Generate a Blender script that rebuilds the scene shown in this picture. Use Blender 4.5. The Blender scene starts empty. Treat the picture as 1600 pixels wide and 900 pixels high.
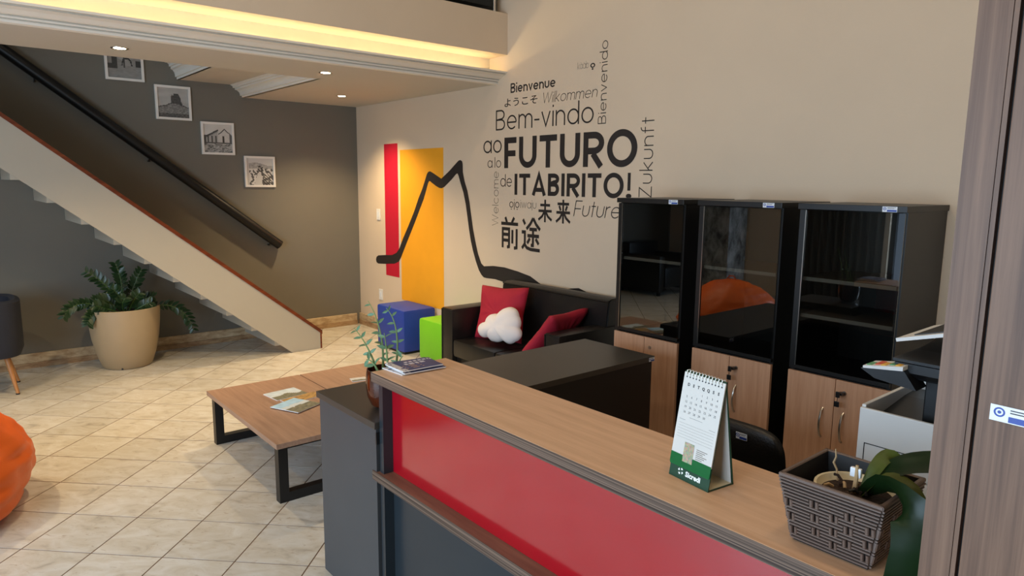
import bpy, bmesh, math, random
from mathutils import Vector, Matrix, noise
random.seed(7)
S = bpy.context.scene
COL = S.collection
R = math.radians

# ------------------------------------------------------------------ camera
FPX, YAW, PIT, ROLL = 1072.5, R(49.89), R(8.72), R(0.57)
CAM = Vector((7.2, -3.75, 1.65))
fw = Vector((-math.sin(YAW)*math.cos(PIT), math.cos(YAW)*math.cos(PIT), -math.sin(PIT)))
_r = fw.cross(Vector((0, 0, 1))).normalized(); _u = _r.cross(fw)
rt = math.cos(ROLL)*_r + math.sin(ROLL)*_u
up = -math.sin(ROLL)*_r + math.cos(ROLL)*_u
cd = bpy.data.cameras.new('camera'); cam = bpy.data.objects.new('camera', cd); COL.objects.link(cam)
cd.sensor_width = 36; cd.lens = 36*FPX/1600; cd.clip_start = .02
mw = Matrix((rt, up, -fw)).transposed().to_4x4(); mw.translation = CAM
cam.matrix_world = mw
S.camera = cam
def ray(x, y): return rt*((x-800)/FPX) - up*((y-450)/FPX) + fw
def on(x, y, ax, v):
    d = ray(x, y); return CAM + d*((v-CAM[ax])/d[ax])
def proj(p):
    c = Vector(p)-CAM; z = c.dot(fw)
    return (800+FPX*c.dot(rt)/z, 450-FPX*c.dot(up)/z, z)

# ------------------------------------------------------------------ world, big lights, exposure
w = bpy.data.worlds.new('world'); S.world = w; w.use_nodes = True
bg = w.node_tree.nodes['Background']; bg.inputs[0].default_value = (.62, .78, 1, 1); bg.inputs[1].default_value = .55
S.view_settings.view_transform = 'Standard'; S.view_settings.look = 'None'
S.view_settings.gamma = 1; S.view_settings.use_curve_mapping = False
S.view_settings.exposure = 0.12
def area(name, loc, target, sx, sy, energy, color):
    l = bpy.data.lights.new(name, 'AREA'); l.shape = 'RECTANGLE'; l.size = sx; l.size_y = sy; l.energy = energy; l.color = color
    o = bpy.data.objects.new(name, l); COL.objects.link(o); o.location = loc
    o.rotation_euler = (Vector(target)-Vector(loc)).to_track_quat('-Z', 'Y').to_euler(); return o
area('entrance_daylight', (5.7, -6.60, 1.35), (4.9, -4.0, -.6), 3.6, 2.2, 235, (.60, .79, 1))
area('upper_window_daylight', (5.2, -6.72, 4.1), (4.6, 0, 2.2), 4.0, 1.3, 12, (1, .95, .88))
area('stairwell_window_daylight', (1.0, -6.7, 4.0), (.6, 0, 2.4), 1.4, 1.2, 60, (.62, .80, 1))

# ------------------------------------------------------------------ materials
def lin(c):
    return tuple(((v/255+.055)/1.055)**2.4 if v > 10 else v/255/12.92 for v in c)+(1,)
MATS = {}
def newmat(name):
    m = bpy.data.materials.new(name); m.use_nodes = True; MATS[name] = m
    return m, m.node_tree, m.node_tree.nodes['Principled BSDF']
def setp(b, rough=.5, metal=0, spec=.5, coat=0):
    b.inputs['Roughness'].default_value = rough; b.inputs['Metallic'].default_value = metal
    b.inputs['Specular IOR Level'].default_value = spec; b.inputs['Coat Weight'].default_value = coat
def plain(name, rgb, rough=.5, metal=0, spec=.5, var=.06, scale=6, bump=0, bscale=60, coat=0):
    m, t, b = newmat(name); setp(b, rough, metal, spec, coat); N = t.nodes; c = lin(rgb)
    tc = N.new('ShaderNodeTexCoord'); n = N.new('ShaderNodeTexNoise'); n.inputs['Scale'].default_value = scale; n.inputs['Detail'].default_value = 4
    t.links.new(tc.outputs['Object'], n.inputs['Vector'])
    r = N.new('ShaderNodeValToRGB'); r.color_ramp.elements[0].position = .3; r.color_ramp.elements[1].position = .7
    r.color_ramp.elements[0].color = tuple(v*(1-var) for v in c[:3])+(1,); r.color_ramp.elements[1].color = tuple(min(1, v*(1+var)) for v in c[:3])+(1,)
    t.links.new(n.outputs['Fac'], r.inputs['Fac']); t.links.new(r.outputs['Color'], b.inputs['Base Color'])
    if bump:
        n2 = N.new('ShaderNodeTexNoise'); n2.inputs['Scale'].default_value = bscale; n2.inputs['Detail'].default_value = 3
        t.links.new(tc.outputs['Object'], n2.inputs['Vector'])
        bp = N.new('ShaderNodeBump'); bp.inputs['Strength'].default_value = bump; bp.inputs['Distance'].default_value = .01
        t.links.new(n2.outputs['Fac'], bp.inputs['Height']); t.links.new(bp.outputs['Normal'], b.inputs['Normal'])
    return m
def wood(name, c1, c2, sc, rough=.4, lo=.3, hi=.7, spec=.4, detail=6):
    m, t, b = newmat(name); setp(b, rough, 0, spec); N = t.nodes
    tc = N.new('ShaderNodeTexCoord'); mp = N.new('ShaderNodeMapping'); mp.inputs['Scale'].default_value = sc
    t.links.new(tc.outputs['Object'], mp.inputs['Vector'])
    n = N.new('ShaderNodeTexNoise'); n.inputs['Scale'].default_value = 1; n.inputs['Detail'].default_value = detail; n.inputs['Roughness'].default_value = .65; n.inputs['Distortion'].default_value = .3
    t.links.new(mp.outputs['Vector'], n.inputs['Vector'])
    r = N.new('ShaderNodeValToRGB'); r.color_ramp.elements[0].position = lo; r.color_ramp.elements[1].position = hi
    r.color_ramp.elements[0].color = lin(c1); r.color_ramp.elements[1].color = lin(c2)
    t.links.new(n.outputs['Fac'], r.inputs['Fac']); t.links.new(r.outputs['Color'], b.inputs['Base Color'])
    return m
def emit(name, rgb, strength):
    m, t, b = newmat(name); b.inputs['Base Color'].default_value = (.8, .8, .8, 1)
    b.inputs['Emission Color'].default_value = rgb+(1,); b.inputs['Emission Strength'].default_value = strength; return m
def glassy(name, tint, ior=1.5, rough=.0, boost=1.0):
    m, t, b = newmat(name); N = t.nodes; N.remove(b); out = N['Material Output']
    tr = N.new('ShaderNodeBsdfTransparent'); tr.inputs[0].default_value = tint+(1,)
    gl = N.new('ShaderNodeBsdfGlossy'); gl.inputs['Roughness'].default_value = rough; gl.inputs[0].default_value = (.9*boost, .95*boost, boost, 1)
    fr = N.new('ShaderNodeFresnel'); fr.inputs[0].default_value = ior
    mx = N.new('ShaderNodeMixShader'); 
    ge = N.new('ShaderNodeNewGeometry'); ml = N.new('ShaderNodeMath'); ml.operation = 'SUBTRACT'; ml.use_clamp = True   # outer face reflects, light leaves the pane freely
    t.links.new(fr.outputs[0], ml.inputs[0]); t.links.new(ge.outputs['Backfacing'], ml.inputs[1]); t.links.new(ml.outputs[0], mx.inputs[0]); t.links.new(tr.outputs[0], mx.inputs[1]); t.links.new(gl.outputs[0], mx.inputs[2])
    t.links.new(mx.outputs[0], out.inputs['Surface']); return m
def printmat():
    m, t, b = newmat('print'); setp(b, .45, 0, .3); a = t.nodes.new('ShaderNodeVertexColor'); a.layer_name = 'Col'
    t.links.new(a.outputs['Color'], b.inputs['Base Color']); return m
def tilemat():
    m, t, b = newmat('tile'); setp(b, .34, 0, .45); N = t.nodes
    tc = N.new('ShaderNodeTexCoord'); oi = N.new('ShaderNodeObjectInfo')
    mul = N.new('ShaderNodeMath'); mul.operation = 'MULTIPLY'; mul.inputs[1].default_value = 57.0
    t.links.new(oi.outputs['Random'], mul.inputs[0])
    ad = N.new('ShaderNodeVectorMath'); ad.operation = 'ADD'
    t.links.new(tc.outputs['Object'], ad.inputs[0]); t.links.new(mul.outputs[0], ad.inputs[1])
    mp = N.new('ShaderNodeMapping'); mp.inputs['Scale'].default_value = (7, 13, 8); mp.inputs['Rotation'].default_value = (0, 0, R(45)); t.links.new(ad.outputs[0], mp.inputs['Vector'])
    n = N.new('ShaderNodeTexNoise'); n.inputs['Scale'].default_value = 1; n.inputs['Detail'].default_value = 7; n.inputs['Roughness'].default_value = .6; n.inputs['Distortion'].default_value = .8
    t.links.new(mp.outputs['Vector'], n.inputs['Vector'])
    r = N.new('ShaderNodeValToRGB'); e = r.color_ramp.elements
    e[0].position = .28; e[0].color = lin((156, 149, 138)); e[1].position = .66; e[1].color = lin((198, 195, 187))
    k = e.new(.42); k.color = lin((184, 177, 163))
    t.links.new(n.outputs['Fac'], r.inputs['Fac'])
    hs = N.new('ShaderNodeHueSaturation'); mr = N.new('ShaderNodeMapRange'); mr.inputs['To Min'].default_value = .93; mr.inputs['To Max'].default_value = 1.05
    t.links.new(oi.outputs['Random'], mr.inputs['Value']); t.links.new(mr.outputs['Result'], hs.inputs['Value'])
    mp2 = N.new('ShaderNodeMapping'); mp2.inputs['Scale'].default_value = (16, 40, 20); mp2.inputs['Rotation'].default_value = (0, 0, R(45)); t.links.new(ad.outputs[0], mp2.inputs['Vector'])
    n3 = N.new('ShaderNodeTexNoise'); n3.inputs['Scale'].default_value = 1; n3.inputs['Detail'].default_value = 5; n3.inputs['Distortion'].default_value = 1.2; t.links.new(mp2.outputs['Vector'], n3.inputs['Vector'])
    r3 = N.new('ShaderNodeValToRGB'); r3.color_ramp.elements[0].position = .62; r3.color_ramp.elements[0].color = (0, 0, 0, 1); r3.color_ramp.elements[1].position = .72; r3.color_ramp.elements[1].color = (.55, .55, .55, 1)
    t.links.new(n3.outputs['Fac'], r3.inputs['Fac'])
    mx = N.new('ShaderNodeMixRGB'); mx.inputs['Color2'].default_value = lin((138, 116, 92)); t.links.new(r3.outputs['Color'], mx.inputs['Fac']); t.links.new(r.outputs['Color'], mx.inputs['Color1'])
    t.links.new(mx.outputs['Color'], hs.inputs['Color']); t.links.new(hs.outputs['Color'], b.inputs['Base Color'])
    bp = N.new('ShaderNodeBump'); bp.inputs['Strength'].default_value = .12; bp.inputs['Distance'].default_value = .01
    t.links.new(n.outputs['Fac'], bp.inputs['Height']); t.links.new(bp.outputs['Normal'], b.inputs['Normal'])
    return m
tilemat(); printmat()
plain('cream_wall', (210, 190, 164), .75, var=.02, scale=2, bump=.05, bscale=90)
plain('grey_wall', (108, 104, 94), .7, var=.03, scale=2, bump=.05, bscale=90)
plain('white_ceiling', (196, 190, 178), .8, var=.015, scale=2)
plain('plaster_trim', (226, 217, 202), .55, var=.015, scale=3)
plain('cove_paint', (232, 224, 205), .7, var=.02)
plain('grout', (104, 78, 56), .9, var=.12, scale=20)
plain('stair_paint', (176, 167, 150), .65, var=.02, scale=3)
wood('stair_cap', (84, 34, 16), (130, 62, 30), (30, 3, 30), .35)
wood('stone', (150, 122, 88), (204, 184, 150), (9, 9, 26), .5, .32, .66)
wood('stone_lower', (128, 96, 66), (176, 148, 112), (9, 9, 30), .5, .32, .66)
wood('pillar_stone', (70, 76, 80), (205, 212, 215), (7, 7, 4), .7, .35, .62)
plain('black_rail', (9, 9, 10), .38, var=.1)
wood('counter_wood', (200, 158, 122), (222, 182, 146), (2.2, 34, 34), .38, .3, .7)
wood('counter_edge', (52, 38, 30), (128, 106, 90), (.5, 2, 330), .45, .35, .65, detail=2)
wood('table_wood', (138, 106, 86), (166, 132, 108), (3, 40, 40), .42)
wood('ledge_wood', (104, 68, 52), (142, 98, 76), (2.2, 36, 36), .42)
wood('door_wood', (190, 144, 112), (212, 168, 136), (48, 48, 2.5), .42)
wood('cupboard_wood', (82, 57, 41), (124, 94, 73), (95, 95, 2.2), .5)
wood('leg_wood', (150, 98, 54), (186, 132, 80), (40, 40, 4), .45)
wood('brown_wood', (120, 76, 44), (150, 98, 60), (30, 3, 30), .45)
plain('desk_black', (60, 56, 50), .36, var=.05)
plain('black_panel', (14, 14, 15), .45, var=.1)
plain('cabinet_black', (17, 16, 15), .42, var=.08)
plain('shelf_grey', (128, 123, 112), .5)
plain('desk_grey', (62, 64, 66), .42, var=.03, spec=.5)
plain('slate', (37, 44, 49), .3, var=.03, spec=.5)
plain('red_gloss', (160, 2, 24), .2, var=.02, spec=.6, coat=1); MATS['red_gloss'].node_tree.nodes['Principled BSDF'].inputs['Coat Roughness'].default_value = .1; MATS['red_gloss'].node_tree.nodes['Principled BSDF'].inputs['Coat IOR'].default_value = 1.7
plain('black_steel', (16, 16, 17), .4, 0, var=.08)
plain('steel', (190, 186, 178), .28, 1, var=.03)
plain('leather', (22, 20, 18), .36, var=.15, scale=14, bump=.15, bscale=140, spec=.55)
plain('red_cloth', (168, 18, 44), .8, var=.08, scale=9, bump=.25, bscale=220)
plain('white_cloth', (236, 226, 218), .85, var=.03, bump=.2, bscale=160)
plain('blue_vinyl', (34, 62, 152), .5, var=.04, bump=.05, bscale=200)
plain('green_vinyl', (118, 196, 28), .5, var=.03, bump=.05, bscale=200)
plain('navy_cloth', (24, 28, 40), .75, var=.1, bump=.2, bscale=260)
plain('orange_vinyl', (226, 98, 12), .42, var=.06, scale=4, bump=.12, bscale=22)
plain('pot_beige', (164, 143, 112), .5, var=.03)
plain('soil', (48, 32, 22), .95, var=.5, scale=60, bump=.8, bscale=80)
plain('leaf_dark', (30, 54, 26), .38, var=.3, scale=10, spec=.5)
plain('stem_green', (66, 92, 40), .5, var=.15)
plain('leaf_sage', (92, 128, 94), .5, var=.2, scale=20)
plain('stem_sage', (112, 138, 84), .55, var=.15)
plain('orchid_leaf', (26, 52, 22), .36, var=.25, scale=9, spec=.5)
plain('orchid_leaf_yellow', (98, 108, 42), .4, var=.3, scale=12)
plain('root', (176, 146, 104), .7, var=.2, scale=30)
plain('amber_glass', (70, 28, 11), .08, var=.6, scale=14, spec=.7)
plain('wicker', (98, 80, 70), .45, var=.4, scale=40)
plain('gap_shade_bark', (16, 12, 10), .6, var=.2, scale=30)  # near-black: shade between wicker strands put in as colour, also dark bark chips
plain('ceramic_cream', (214, 200, 164), .4, var=.04)
plain('mural_red', (186, 12, 44), .6, var=.02)
plain('mural_yellow', (236, 162, 28), .6, var=.02)
plain('mural_black', (34, 28, 26), .6, var=.03)
plain('white_plastic', (226, 224, 218), .4, var=.01)
plain('printer_white', (226, 226, 222), .42, var=.015)
plain('printer_black', (18, 19, 20), .4, var=.06)
plain('paper', (206, 204, 197), .7, var=.015)
plain('card_green', (20, 62, 40), .5, var=.04)
plain('leaf_green_print', (30, 132, 66), .5, var=.03)
plain('ink', (70, 70, 72), .6, var=.03)
plain('logo_white', (240, 244, 238), .5, var=.01)
plain('tag_white', (222, 226, 230), .35, var=.02)
plain('tag_blue', (28, 62, 150), .4, var=.03)
plain('frame_white', (224, 220, 212), .5, var=.02)
plain('curtain', (120, 112, 100), .85, var=.06)
emit('lamp_glow', (1, .80, .48), 30)
emit('cove_led', (1, .82, .50), 17)
emit('flush_glow', (1, .88, .68), 6)
glassy('dark_glass', (.7, .7, .68), 2.2)
glassy('rail_glass', (.3, .36, .36), 1.5)
plain('icon_red', (214, 84, 50), .5); plain('icon_green', (90, 160, 110), .5); plain('icon_amber', (230, 180, 70), .5)

# ------------------------------------------------------------------ mesh helpers
def box(bm, x0, x1, y0, y1, z0, z1, bev=0, seg=2, M=None):
    r = bmesh.ops.create_cube(bm, size=1); vs = r['verts']
    for v in vs: v.co = Vector(((x0+x1)/2+v.co.x*(x1-x0), (y0+y1)/2+v.co.y*(y1-y0), (z0+z1)/2+v.co.z*(z1-z0)))
    if bev:
        es = list({e for v in vs for e in v.link_edges})
        q = bmesh.ops.bevel(bm, geom=es, offset=bev, segments=seg, profile=.6, affect='EDGES')
        vs = list({v for f in q['faces'] for v in f.verts})
        if M is not None:
            allv = set(vs)
            for f in q['faces']:
                for v in f.verts:
                    for e in v.link_edges: allv.update(e.verts)
            vs = list(allv)
    if M is not None:
        for v in vs: v.co = M @ v.co
    return vs
def tube(bm, pts, rad, seg=10, caps=True, flat=None):
    pts = [Vector(p) for p in pts]; n = len(pts)
    rad = rad if isinstance(rad, (list, tuple)) else [rad]*n
    rings = []; prev = None
    for i, p in enumerate(pts):
        t = (pts[min(i+1, n-1)]-pts[max(i-1, 0)]).normalized()
        a = prev if prev is not None else (Vector((0, 0, 1)) if abs(t.z) < .9 else Vector((1, 0, 0)))
        a = (a - t*a.dot(t)).normalized(); b = t.cross(a); prev = a
        rings.append([bm.verts.new(p+(a*math.cos(k*2*math.pi/seg)+b*math.sin(k*2*math.pi/seg))*rad[i]) for k in range(seg)])
    for i in range(n-1):
        for k in range(seg):
            bm.faces.new((rings[i][k], rings[i][(k+1) % seg], rings[i+1][(k+1) % seg], rings[i+1][k]))
    if caps:
        bm.faces.new(rings[0][::-1]); bm.faces.new(rings[-1])
def lathe(bm, prof, c=(0, 0), seg=32, cap0=True, cap1=True):
    rings = [[bm.verts.new((c[0]+r*math.cos(k*2*math.pi/seg), c[1]+r*math.sin(k*2*math.pi/seg), z)) for k in range(seg)] for r, z in prof]
    for i in range(len(rings)-1):
        for k in range(seg):
            bm.faces.new((rings[i][k], rings[i][(k+1) % seg], rings[i+1][(k+1) % seg], rings[i+1][k]))
    if cap0: bm.faces.new(rings[0][::-1])
    if cap1: bm.faces.new(rings[-1])
def prism(bm, poly, axis, a, b):
    """poly: 2-D points in the two other axes (order x,y,z without axis)"""
    def mk(p, v):
        q = list(p); q.insert(axis, v); return bm.verts.new(q)
    A = [mk(p, a) for p in poly]; Bv = [mk(p, b) for p in poly]
    n = len(poly)
    bm.faces.new(A); bm.faces.new(Bv[::-1])
    for i in range(n): bm.faces.new((A[i], Bv[i], Bv[(i+1) % n], A[(i+1) % n]))
def base_of(o):
    v = Vector((0, 0, 0))
    while o: v += o.location; o = o.parent
    return v
def obj(name, bm, mat, parent=None, smooth=False, kind=None):
    bmesh.ops.recalc_face_normals(bm, faces=bm.faces[:])
    off = base_of(parent)
    for v in bm.verts: v.co -= off
    me = bpy.data.meshes.new(name); bm.to_mesh(me); bm.free()
    me.materials.append(MATS[mat])
    if smooth:
        for p in me.polygons: p.use_smooth = True
        if smooth != 2: me.set_sharp_from_angle(angle=R(40))
    o = bpy.data.objects.new(name, me); COL.objects.link(o); o.parent = parent
    if kind: o['kind'] = kind
    return o
def tag(o, label, cat, group=None):
    o['label'] = label; o['category'] = cat
    if group: o['group'] = group
    return o
def thing(name, label, cat, loc, group=None):
    o = bpy.data.objects.new(name, None); COL.objects.link(o); o.location = loc; o.empty_display_size = .05
    return tag(o, label, cat, group)
def B(*boxes, bev=0, M=None):
    bm = bmesh.new()
    for b in boxes: box(bm, *b, bev=bev, M=M)
    return bm
def struct(name, bm, mat, smooth=False):
    return obj(name, bm, mat, None, smooth, 'structure')
def copy_piece(o, parent, mat4):
    c = o.copy(); COL.objects.link(c); c.parent = parent; c.matrix_local = mat4; return c
def frame(o, d, nrm=Vector((0, 0, 1)), s=1.0):
    """matrix with local Y along d, Z close to nrm"""
    y = Vector(d).normalized(); x = y.cross(nrm)
    if x.length < 1e-4: x = y.cross(Vector((1, 0, 0)))
    x.normalize(); z = x.cross(y)
    m = Matrix((x, y, z)).transposed().to_4x4(); m.translation = o
    return m @ Matrix.Diagonal((s, s, s, 1))

# ------------------------------------------------------------------ setting: floor with diagonal tiles
XMAX, YMIN, ZT = 9.4, -6.8, 5.3
floor = struct('floor', B((0, XMAX, YMIN, 0, -.12, -.0014)), 'grout')
P = .3325; A0, B0 = .008, 4.406; q = math.sqrt(.5); G = .006
vis, rest = [], []
for i in range(-30, 30):
    for j in range(-30, 40):
        a = A0+(i+.5)*P; b = B0+(j+.5)*P
        x, y = (a+b)*q, (a-b)*q
        if not (-.24 < x < XMAX+.24 and YMIN-.24 < y < .24): continue
        px_, py_, d = proj((x, y, 0))
        inside = x > .24 and x < XMAX-.24 and y < -.24 and y > YMIN+.24
        if inside and d > .3 and -120 < px_ < 700 and 480 < py_ < 1020: vis.append((d, x, y))
        else: rest.append((x, y))
vis.sort(); rest += [(x, y) for d, x, y in vis[298:]]; vis = vis[:298]
bm = bmesh.new(); h = P/2-G/2; box(bm, -h, h, -h, h, -.0014, 0)
proto = None
for d, x, y in vis:
    m4 = Matrix.Translation((x, y, 0)) @ Matrix.Rotation(R(45), 4, 'Z')
    if proto is None: proto = obj('tile', bm, 'tile', floor); proto.matrix_local = m4
    else: copy_piece(proto, floor, m4)
bm = bmesh.new()
for x, y in rest:
    m4 = Matrix.Translation((x, y, 0)) @ Matrix.Rotation(R(45), 4, 'Z')
    pts = [m4 @ Vector(c) for c in ((-h, -h, 0), (h, -h, 0), (h, h, 0), (-h, h, 0))]
    # clip to room
    poly = pts
    for ax, v, s in ((0, 0, 1), (0, XMAX, -1), (1, YMIN, 1), (1, 0, -1)):
        out = []
        for k in range(len(poly)):
            p0, p1 = poly[k], poly[(k+1) % len(poly)]; d0, d1 = (p0[ax]-v)*s, (p1[ax]-v)*s
            if d0 >= 0: out.append(p0)
            if d0*d1 < 0: out.append(p0.lerp(p1, d0/(d0-d1)))
        poly = out
        if len(poly) < 3: break
    if len(poly) >= 3: bm.faces.new([bm.verts.new(p) for p in poly])
for f in bm.faces:
    if f.normal.z < 0: f.normal_flip()
obj('tile_field', bm, 'tile', floor, kind='stuff')

# walls
struct('wall_back', B((-.15, 0, YMIN-.15, .15, -.12, ZT)), 'grey_wall')
struct('wall_right', B((0, XMAX+.15, 0, .15, -.12, ZT)), 'cream_wall')
struct('wall_side', B((XMAX, XMAX+.15, YMIN-.15, 0, -.12, ZT)), 'cream_wall')
bm = B((0, 3.5, YMIN-.15, YMIN, -.12, ZT), (7.7, XMAX, YMIN-.15, YMIN, -.12, ZT), (3.5, 7.7, YMIN-.15, YMIN, 2.55, 3.3), (3.5, 7.7, YMIN-.15, YMIN, 4.9, ZT), (3.5, 7.7, YMIN-.15, YMIN, -.12, 0))
struct('wall_front', bm, 'cream_wall')
struct('ceiling', B((-.15, XMAX+.15, YMIN-.15, .15, ZT, ZT+.12)), 'white_ceiling')
bm = B(*[(x-.03, x+.03, YMIN-.11, YMIN-.05, 0, 2.55) for x in (3.53, 4.85, 6.25, 7.67)], (3.5, 7.7, YMIN-.11, YMIN-.05, 2.49, 2.55))
struct('door_1', bm, 'black_steel')
struct('window_1', B(*[(x-.03, x+.03, YMIN-.11, YMIN-.05, 3.3, 4.9) for x in (3.53, 5.6, 7.67)], (3.5, 7.7, YMIN-.11, YMIN-.05, 4.84, 4.9), (3.5, 7.7, YMIN-.11, YMIN-.05, 3.3, 3.36)), 'black_steel')
# baseboards: a tall stone band over a thin darker one
def baseboard(name, rects_hi, rects_lo):
    o = struct(name, B(*rects_hi, bev=.003), 'stone')
    l = obj('lower_band', B(*rects_lo), 'stone_lower', o)
baseboard('baseboard_back', [(0, .022, YMIN+.02, -.06, .048, .128)], [(0, .03, YMIN+.02, -.06, 0, .048)])
baseboard('baseboard_right', [(0, 4.3, -.022, 0, .048, .128)], [(0, 4.3, -.03, 0, 0, .048)])
# lower ceiling under the mezzanine: front strip + right zone + raised tray, cornices
ZC = 2.47
bm = B((1.75, 2.50, YMIN, 0, ZC, ZC+.03), (0, 1.75, -1.25, 0, ZC, ZC+.03))
lowc = struct('ceiling_lower', bm, 'white_ceiling')
struct('ceiling_tray', B((0, 1.75, -1.86, -1.36, ZC+.115, ZC+.145), (1.75, 1.78, YMIN, -1.25, ZC+.03, 3.0), (0, 1.75, -1.96, -1.93, ZC+.26, 3.0)), 'white_ceiling')
def cornice(pts):  # stepped ogee in (run, rise) from low inner to high outer
    return pts
pro = [(0, 0), (.012, 0), (.012, .016), (.030, .016), (.030, .030), (.038, .048), (.056, .064), (.078, .070), (.078, .086), (.098, .086), (.098, .100), (.12, .112)]
bm = bmesh.new(); prism(bm, [(-1.25-r, ZC+z) for r, z in pro]+[(-1.25-.12, ZC+.13), (-1.25+.02, ZC+.13), (-1.25+.02, ZC)], 0, 0, 1.75)
struct('trim_1', bm, 'plaster_trim')
bm = bmesh.new(); prism(bm, [(-1.855-r*.72, ZC+.115+z*1.3) for r, z in pro]+[(-1.96, ZC+.27), (-1.84, ZC+.27), (-1.84, ZC+.115)], 0, 0, 1.75)
struct('trim_2', bm, 'plaster_trim')
# crown moulding along the front of the lower ceiling, its lip hides the LED trough
crown = [(2.49, 2.47), (2.515, 2.463), (2.537, 2.469), (2.541, 2.482), (2.528, 2.485), (2.528, 2.490), (2.549, 2.490), (2.553, 2.499), (2.540, 2.502), (2.540, 2.507), (2.562, 2.507), (2.575, 2.512), (2.600, 2.527), (2.630, 2.535), (2.638, 2.537), (2.626, 2.540), (2.626, 2.545), (2.659, 2.545), (2.659, 2.559), (2.62, 2.559), (2.612, 2.550), (2.55, 2.520), (2.49, 2.50)]
bm = bmesh.new(); prism(bm, crown, 1, YMIN, 0)
struct('trim_3', bm, 'plaster_trim', smooth=False)
# cove back and mezzanine slab / fascia
struct('wall_cove', B((2.38, 2.42, YMIN, 0, 2.50, 2.69)), 'cove_paint')
struct('wall_mezzanine', B((2.36, 2.66, YMIN, 0, 2.69, 3.015), (1.78, 2.36, YMIN, 0, 2.95, 3.0), (0, 1.78, -1.93, 0, 2.95, 3.0)), 'cream_wall')
led = obj('led_strip', B((2.435, 2.455, YMIN+.1, -.06, 2.512, 2.520)), 'cove_led')
tag(led, 'warm glowing LED strip hidden in the cove above the long crown moulding', 'light strip')

# ------------------------------------------------------------------ recessed spotlights
def downlight(x, y, label, e=34):
    t = thing('recessed_spotlight', label, 'spotlight', (x, y, ZC), 'recessed ceiling spotlights')
    bm = bmesh.new(); lathe(bm, [(.036, ZC-.002), (.05, ZC-.004), (.052, ZC-.001), (.052, ZC+.001), (.036, ZC+.001)], (x, y), 28, False, False); obj('trim_ring', bm, 'steel', t, True)
    bm = bmesh.new(); lathe(bm, [(.0355, ZC-.0025), (.02, ZC-.004)], (x, y), 20); obj('bulb_face', bm, 'lamp_glow', t)
    l = bpy.data.lights.new('spot_beam', 'SPOT'); l.energy = e*3.6; l.color = (1, .74, .42); l.spot_size = R(120); l.spot_blend = .8; l.shadow_soft_size = .04
    o = bpy.data.objects.new('spot_beam', l); COL.objects.link(o); o.parent = t; o.location = (0, 0, -.012)
downlight(2.12, -2.746, 'recessed round spotlight above the framed street photo, leftmost in the lower ceiling')
downlight(2.10, -1.344, 'recessed round spotlight midway along the lower ceiling near the crown moulding')
downlight(.838, -.588, 'recessed round spotlight nearest the corner of the grey and cream walls', 48)
downlight(2.12, -4.15, 'recessed round spotlight in the lower ceiling beyond the left picture edge')
# flush lamps on the high ceiling (out of frame, light the tall wall)
for x, y, lab in ((4.6, -2.2, 'above the sofa side of the desk'), (7.0, -2.2, 'above the tall cupboard'), (4.6, -4.8, 'above the entrance floor near the bean bag'), (7.0, -4.8, 'behind the viewer by the entrance')):
    t = thing('flush_ceiling_lamp', 'round flush lamp on the high ceiling '+lab, 'lamp', (x, y, ZT), 'flush lamps on the high ceiling')
    bm = bmesh.new(); lathe(bm, [(.2, ZT), (.2, ZT-.06), (.19, ZT-.07)], (x, y), 28, False, False); obj('rim', bm, 'white_plastic', t, True)
    bm = bmesh.new(); lathe(bm, [(.19, ZT-.068), (.1, ZT-.085)], (x, y), 28); obj('diffuser', bm, 'flush_glow', t, True)
    l = bpy.data.lights.new('lamp_beam', 'AREA'); l.shape = 'DISK'; l.size = .36; l.energy = 14; l.color = (1, .72, .46)
    o = bpy.data.objects.new('lamp_beam', l); COL.objects.link(o); o.parent = t; o.location = (0, 0, -.1)

# ------------------------------------------------------------------ staircase
SX = .84
st = thing('staircase', 'cream staircase rising to the left behind a sloped parapet with red wood cap', 'staircase', (.42, -.9, 0))
def yz(px_, py_): p = on(px_, py_, 0, SX); return (p.y, p.z)
sl = .803
top = lambda y: .155 + (-.895-y)*sl
bot = lambda y: .0 + (-1.195-y)*sl
bm = bmesh.new(); prism(bm, [(-.905, 0), (-.905, top(-.905)), (-5.2, top(-5.2)), (-5.2, bot(-5.2)), (-1.195, 0)], 0, SX-.0015, SX+.03)
obj('parapet', bm, 'stair_paint', st)
bm = bmesh.new(); n_ = .034
prism(bm, [(-.885, top(-.885)-.004), (-.885, top(-.885)+n_), (-5.2, top(-5.2)+n_), (-5.2, top(-5.2))], 0, SX-.03, SX+.038)
obj('cap_rail', bm, 'stair_cap', st)
obj('end_trim', B((SX-.02, SX+.034, -.905, -.89, 0, top(-.905)-.002)), 'stair_cap', st)
bm0 = None
RUN, RISE = .2147, .1724
k = 0
y = -3.285+RUN*10
zs = 1.634-RISE*10
for k in range(-9, 11):
    yl = -3.285+RUN*k; z0 = 1.634-RISE*k
    if z0 < -.2: continue
    # tread underside z0 from yl to yl+RUN+.03 ; riser on the left side up to the next one
    zb = max(z0, 0)
    if z0+.075 <= .01: continue
    bm = bmesh.new(); prism(bm, [(yl, zb), (yl+RUN-.002, zb), (yl+RUN-.002, z0+.07), (yl+.045, z0+.07), (yl+.045, z0+RISE-.001), (yl, z0+RISE-.001)], 0, .001, SX-.002)
    obj('step', bm, 'stair_paint', st)
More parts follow.
